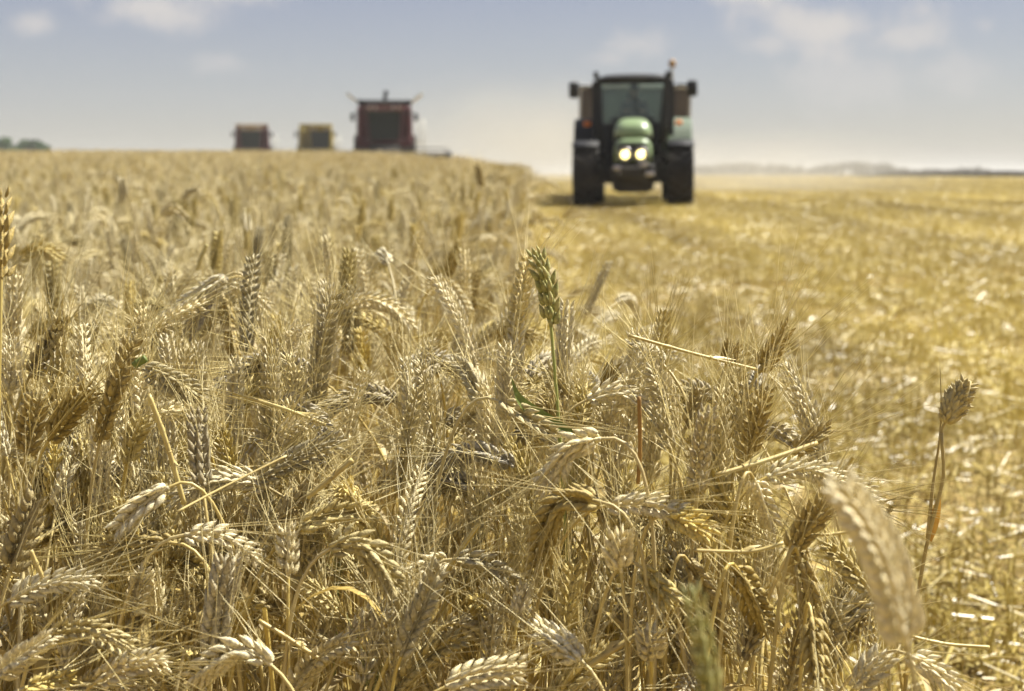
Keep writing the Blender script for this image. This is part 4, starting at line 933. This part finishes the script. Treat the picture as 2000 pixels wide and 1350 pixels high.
    hd = MB(); hd.box((.8, -1.9, .52), (5.0, .9, .12), bev=.03); hd.box((.8, -1.5, .72), (5.0, .12, .5), bev=.03)
    ho = hd.build('header', 'reel', r, smooth=False)
    rl = MB()
    rl.tube([(-1.6, -2.1, .82), (3.2, -2.1, .82)], .08, 8)
    for q in range(6):
        a = 6.283 * q / 6
        rl.tube([(-1.6, -2.1 + .40 * math.cos(a), .82 + .40 * math.sin(a)), (3.2, -2.1 + .40 * math.cos(a), .82 + .40 * math.sin(a))], .03, 6)
        for x in (-1.55, -.4, .8, 2.0, 3.15): rl.tube([(x, -2.1, .82), (x, -2.1 + .40 * math.cos(a), .82 + .40 * math.sin(a))], .02, 6)
    rl.build('reel', 'reel', ho)
    for s in (-1, 1):
        dv = MB(); dv.prism([(-1.4, .3), (-1.4, 1.1), (-2.2, 1.0), (-3.4, .25)], .8 + s * 2.5, .8 + s * 2.6, axis='x'); dv.build('crop_divider', 'reel', ho, smooth=False)
    return r
def place(px, D): x = at(px, 340, D)[0]; return x, D, float(ground_z(x, D))
TX, TY, _ = place(1237, 28.8); yaw = -math.atan2(TX, TY)
def ground_under(x, y, half):
    a, b = float(ground_z(x - half, y)), float(ground_z(x + half, y)); return (a + b) / 2, math.atan2(a - b, 2 * half)
TZ, roll = ground_under(TX, TY, .94)
tractor((TX, TY, TZ), yaw, roll)
def behind(d): return TX - math.sin(yaw) * d, TY + math.cos(yaw) * d
p = behind(2.05); driver('person in a dark shirt sitting at the steering wheel inside the tractor cab', (p[0], p[1], TZ + 1.72), yaw)
p = behind(5.2); z, rl_ = ground_under(p[0], p[1], 1.0); trailer((p[0], p[1], z), yaw, rl_)
x, y, z = place(752, 75); combine((x, y, z - .10), math.atan2(-x, y) * .9, 'large dark red combine harvester with raised tank flaps, biggest of the three harvesters', 'combine_red', 'black_metal', flaps=True)
x, y, z = place(494, 122); combine((x, y, z), math.atan2(-x, y), 'small dark red combine harvester with a beige roof, far off on the crest', 'combine_red', 'beige', visor='beige', big=False, cabx=-.1)
x, y, z = place(617, 122); combine((x, y, z), math.atan2(-x, y) * .8, 'dull yellow combine harvester between the two red ones', 'combine_yellow', 'combine_yellow', visor='combine_yellow', big=False, cabx=.42)

# ------------------------------------------------------------------ trees and far wood
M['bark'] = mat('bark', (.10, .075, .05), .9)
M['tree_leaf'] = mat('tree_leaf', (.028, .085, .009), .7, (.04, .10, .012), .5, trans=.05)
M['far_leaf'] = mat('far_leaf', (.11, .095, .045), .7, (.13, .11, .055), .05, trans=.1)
M['dry_strip'] = mat('dry_strip', (.05, .037, .018), .8, (.07, .052, .026), .3)
def crown_leaves(mb, cen, rad, n, size, rng):
    c = rng.normal(0, 1, (n, 3)); c /= np.linalg.norm(c, axis=1)[:, None]; c *= (rng.random(n) ** .45)[:, None] * np.array(rad); c += cen
    for p in c:
        a = rng.normal(0, 1, 3); a /= np.linalg.norm(a); b = np.cross(a, rng.normal(0, 1, 3)); b /= np.linalg.norm(b); s = size * rng.uniform(.5, 1.3)
        mb.add([p - a * s, p + b * s * .6, p + a * s, p - b * s * .6], [(0, 1, 2, 3)])
tr_ = np.random.default_rng(9)
def tree(px, D, top, wid, label):
    x, y, z = place(px, D); H_ = CAM_H + (340 - top) / FPX * D - z
    r = thing('tree', label, 'tree', (x, y, z), 0, 'trees on the far edge of the wheat')
    t = MB(); t.tube([(0, 0, -.2), (.05, 0, H_ * .3), (.12, .05, H_ * .6), (.1, .1, H_ * .85)], (H_ * .035, H_ * .028, H_ * .017, .03), 8)
    for k in range(7):
        a = tr_.uniform(0, 6.283); h = H_ * tr_.uniform(.25, .6); L = wid * tr_.uniform(.4, .75)
        t.tube([(.08, .02, h), (.08 + math.cos(a) * L * .5, math.sin(a) * L * .5, h + L * .35), (math.cos(a) * L, math.sin(a) * L, h + L * .55)], (.09, .06, .02), 6)
    t.build('trunk', 'bark', r)
    c = MB()
    for k in range(16):
        a = tr_.uniform(0, 6.283); q = wid * tr_.uniform(.0, .75); h = H_ * tr_.uniform(.25, .86) ; q *= math.sqrt(max(.05, 1 - (h / H_ - .45) ** 2 * 3))
        crown_leaves(c, (math.cos(a) * q, math.sin(a) * q, h), (wid * .33, wid * .33, H_ * .14), 200, .25, tr_)
    c.build('crown', 'tree_leaf', r)
for px, D, top, wid, lab in ((-45, 250, 262, 4.2, 'dense green tree cut off by the left border'), (8, 245, 266, 3.6, 'green tree with a rounded crown, second along the far field edge'), (88, 246, 283, 2.0, 'small green bush ending the clump on the skyline'),
                             (42, 252, 267, 3.2, 'green bushy tree, middle one of the clump on the skyline'), (68, 248, 272, 2.6, 'low green tree just before the last bush of the skyline clump'),
                             (205, 260, 299, 1.6, 'tiny bush top barely showing over the wheat crest')):
    tree(px, D, top, wid, lab)
def mass(name, items, size, n, m, label, cat):
    mb = MB()
    for x, y, z, rx, rz_ in items: crown_leaves(mb, (x, y, z), (rx, rx * .6, rz_), n, size, tr_)
    o = mb.build(name, m, smooth=False); tag(o, label, cat, None, 'stuff')
it = []
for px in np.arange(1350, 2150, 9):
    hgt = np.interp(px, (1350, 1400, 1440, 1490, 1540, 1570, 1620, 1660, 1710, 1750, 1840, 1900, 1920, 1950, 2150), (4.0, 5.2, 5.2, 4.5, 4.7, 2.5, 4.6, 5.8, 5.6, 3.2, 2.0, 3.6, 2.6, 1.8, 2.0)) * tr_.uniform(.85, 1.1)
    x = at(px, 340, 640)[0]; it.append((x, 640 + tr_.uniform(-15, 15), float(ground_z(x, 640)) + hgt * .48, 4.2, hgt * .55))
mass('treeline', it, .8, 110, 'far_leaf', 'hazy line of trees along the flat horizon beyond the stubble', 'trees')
it = []
for px in np.arange(1640, 2260, 4):
    k = float(np.clip((px - 1640) / 120, .15, 1)); x = at(px, 340, 235)[0]; it.append((x, 235 + tr_.uniform(-1, 1), float(ground_z(x, 235)) + .42 * k, 1.0, .46 * k))
mass('hedge_strip', it, .22, 60, 'dry_strip', 'low dull brown strip of scrub closing off the stubble field', 'scrub')

# ------------------------------------------------------------------ air: haze over the plain and dust behind the machines
def volume(name, V, F, col, dens, label, cat, aniso=0.):
    me = bpy.data.meshes.new(name); me.from_pydata(V, [], F)
    m = bpy.data.materials.new(name); m.use_nodes = True; t = m.node_tree; t.nodes.remove(t.nodes['Principled BSDF'])
    v = N(t, 'ShaderNodeVolumePrincipled'); v.inputs['Color'].default_value = (*col, 1); v.inputs['Density'].default_value = dens; v.inputs['Anisotropy'].default_value = aniso
    t.links.new(v.outputs[0], t.nodes['Material Output'].inputs['Volume'])
    me.materials.append(m); o = bpy.data.objects.new(name, me); C.objects.link(o)
    return tag(o, label, cat, None, 'stuff')
x0, x1, y0, y1, z0, z1 = -3100, 3100, -45, 4100, -2.2, 13
bv = [(x, y, z) for z in (z0, z1) for x, y in ((x0, y0), (x1, y0), (x1, y1), (x0, y1))]
volume('haze', bv, [(3, 2, 1, 0), (4, 5, 6, 7), (0, 1, 5, 4), (1, 2, 6, 5), (2, 3, 7, 6), (3, 0, 4, 7)], (.95, .92, .86), .0005, 'thin pale summer haze over the plain', 'haze')
def puff(c, rad, dens, label):
    """dust thinning out from its middle to nothing at its skin"""
    mb = MB(); n = 14
    loft(mb, [[(math.sin(b) * math.cos(a), math.sin(b) * math.sin(a), math.cos(b)) for a in np.linspace(0, 6.283, 28, endpoint=False)] for b in np.linspace(math.pi - .03, .03, n)])
    o = volume('dust', mb.verts().tolist(), mb.f, (.93, .83, .64), dens, label, 'dust'); o.location = c; o.scale = rad
    t = o.data.materials[0].node_tree; v = [x for x in t.nodes if x.type == 'PRINCIPLED_VOLUME'][0]
    tc_ = N(t, 'ShaderNodeTexCoord'); ln = N(t, 'ShaderNodeVectorMath', operation='LENGTH'); t.links.new(tc_.outputs['Object'], ln.inputs[0])
    k = math_node(t, 'SUBTRACT', 1, math_node(t, 'MULTIPLY', ln.outputs['Value'], ln.outputs['Value']), True)
    no = N(t, 'ShaderNodeTexNoise'); no.inputs['Scale'].default_value = 1.6; no.inputs['Detail'].default_value = 2; t.links.new(tc_.outputs['Object'], no.inputs['Vector'])
    k = math_node(t, 'MULTIPLY', math_node(t, 'MULTIPLY', k, k), math_node(t, 'MULTIPLY', math_node(t, 'SUBTRACT', no.outputs['Fac'], .25, True), 4 * dens))
    t.links.new(k, v.inputs['Density'])
puff((.6, 96, 1.0), (13, 10, 8.0), .065, 'pale yellow dust hanging between the red combine and the tractor')
puff((8.0, 50, .6), (8.0, 13, 2.4), .042, 'low dust trailing over the stubble beside the trailer')
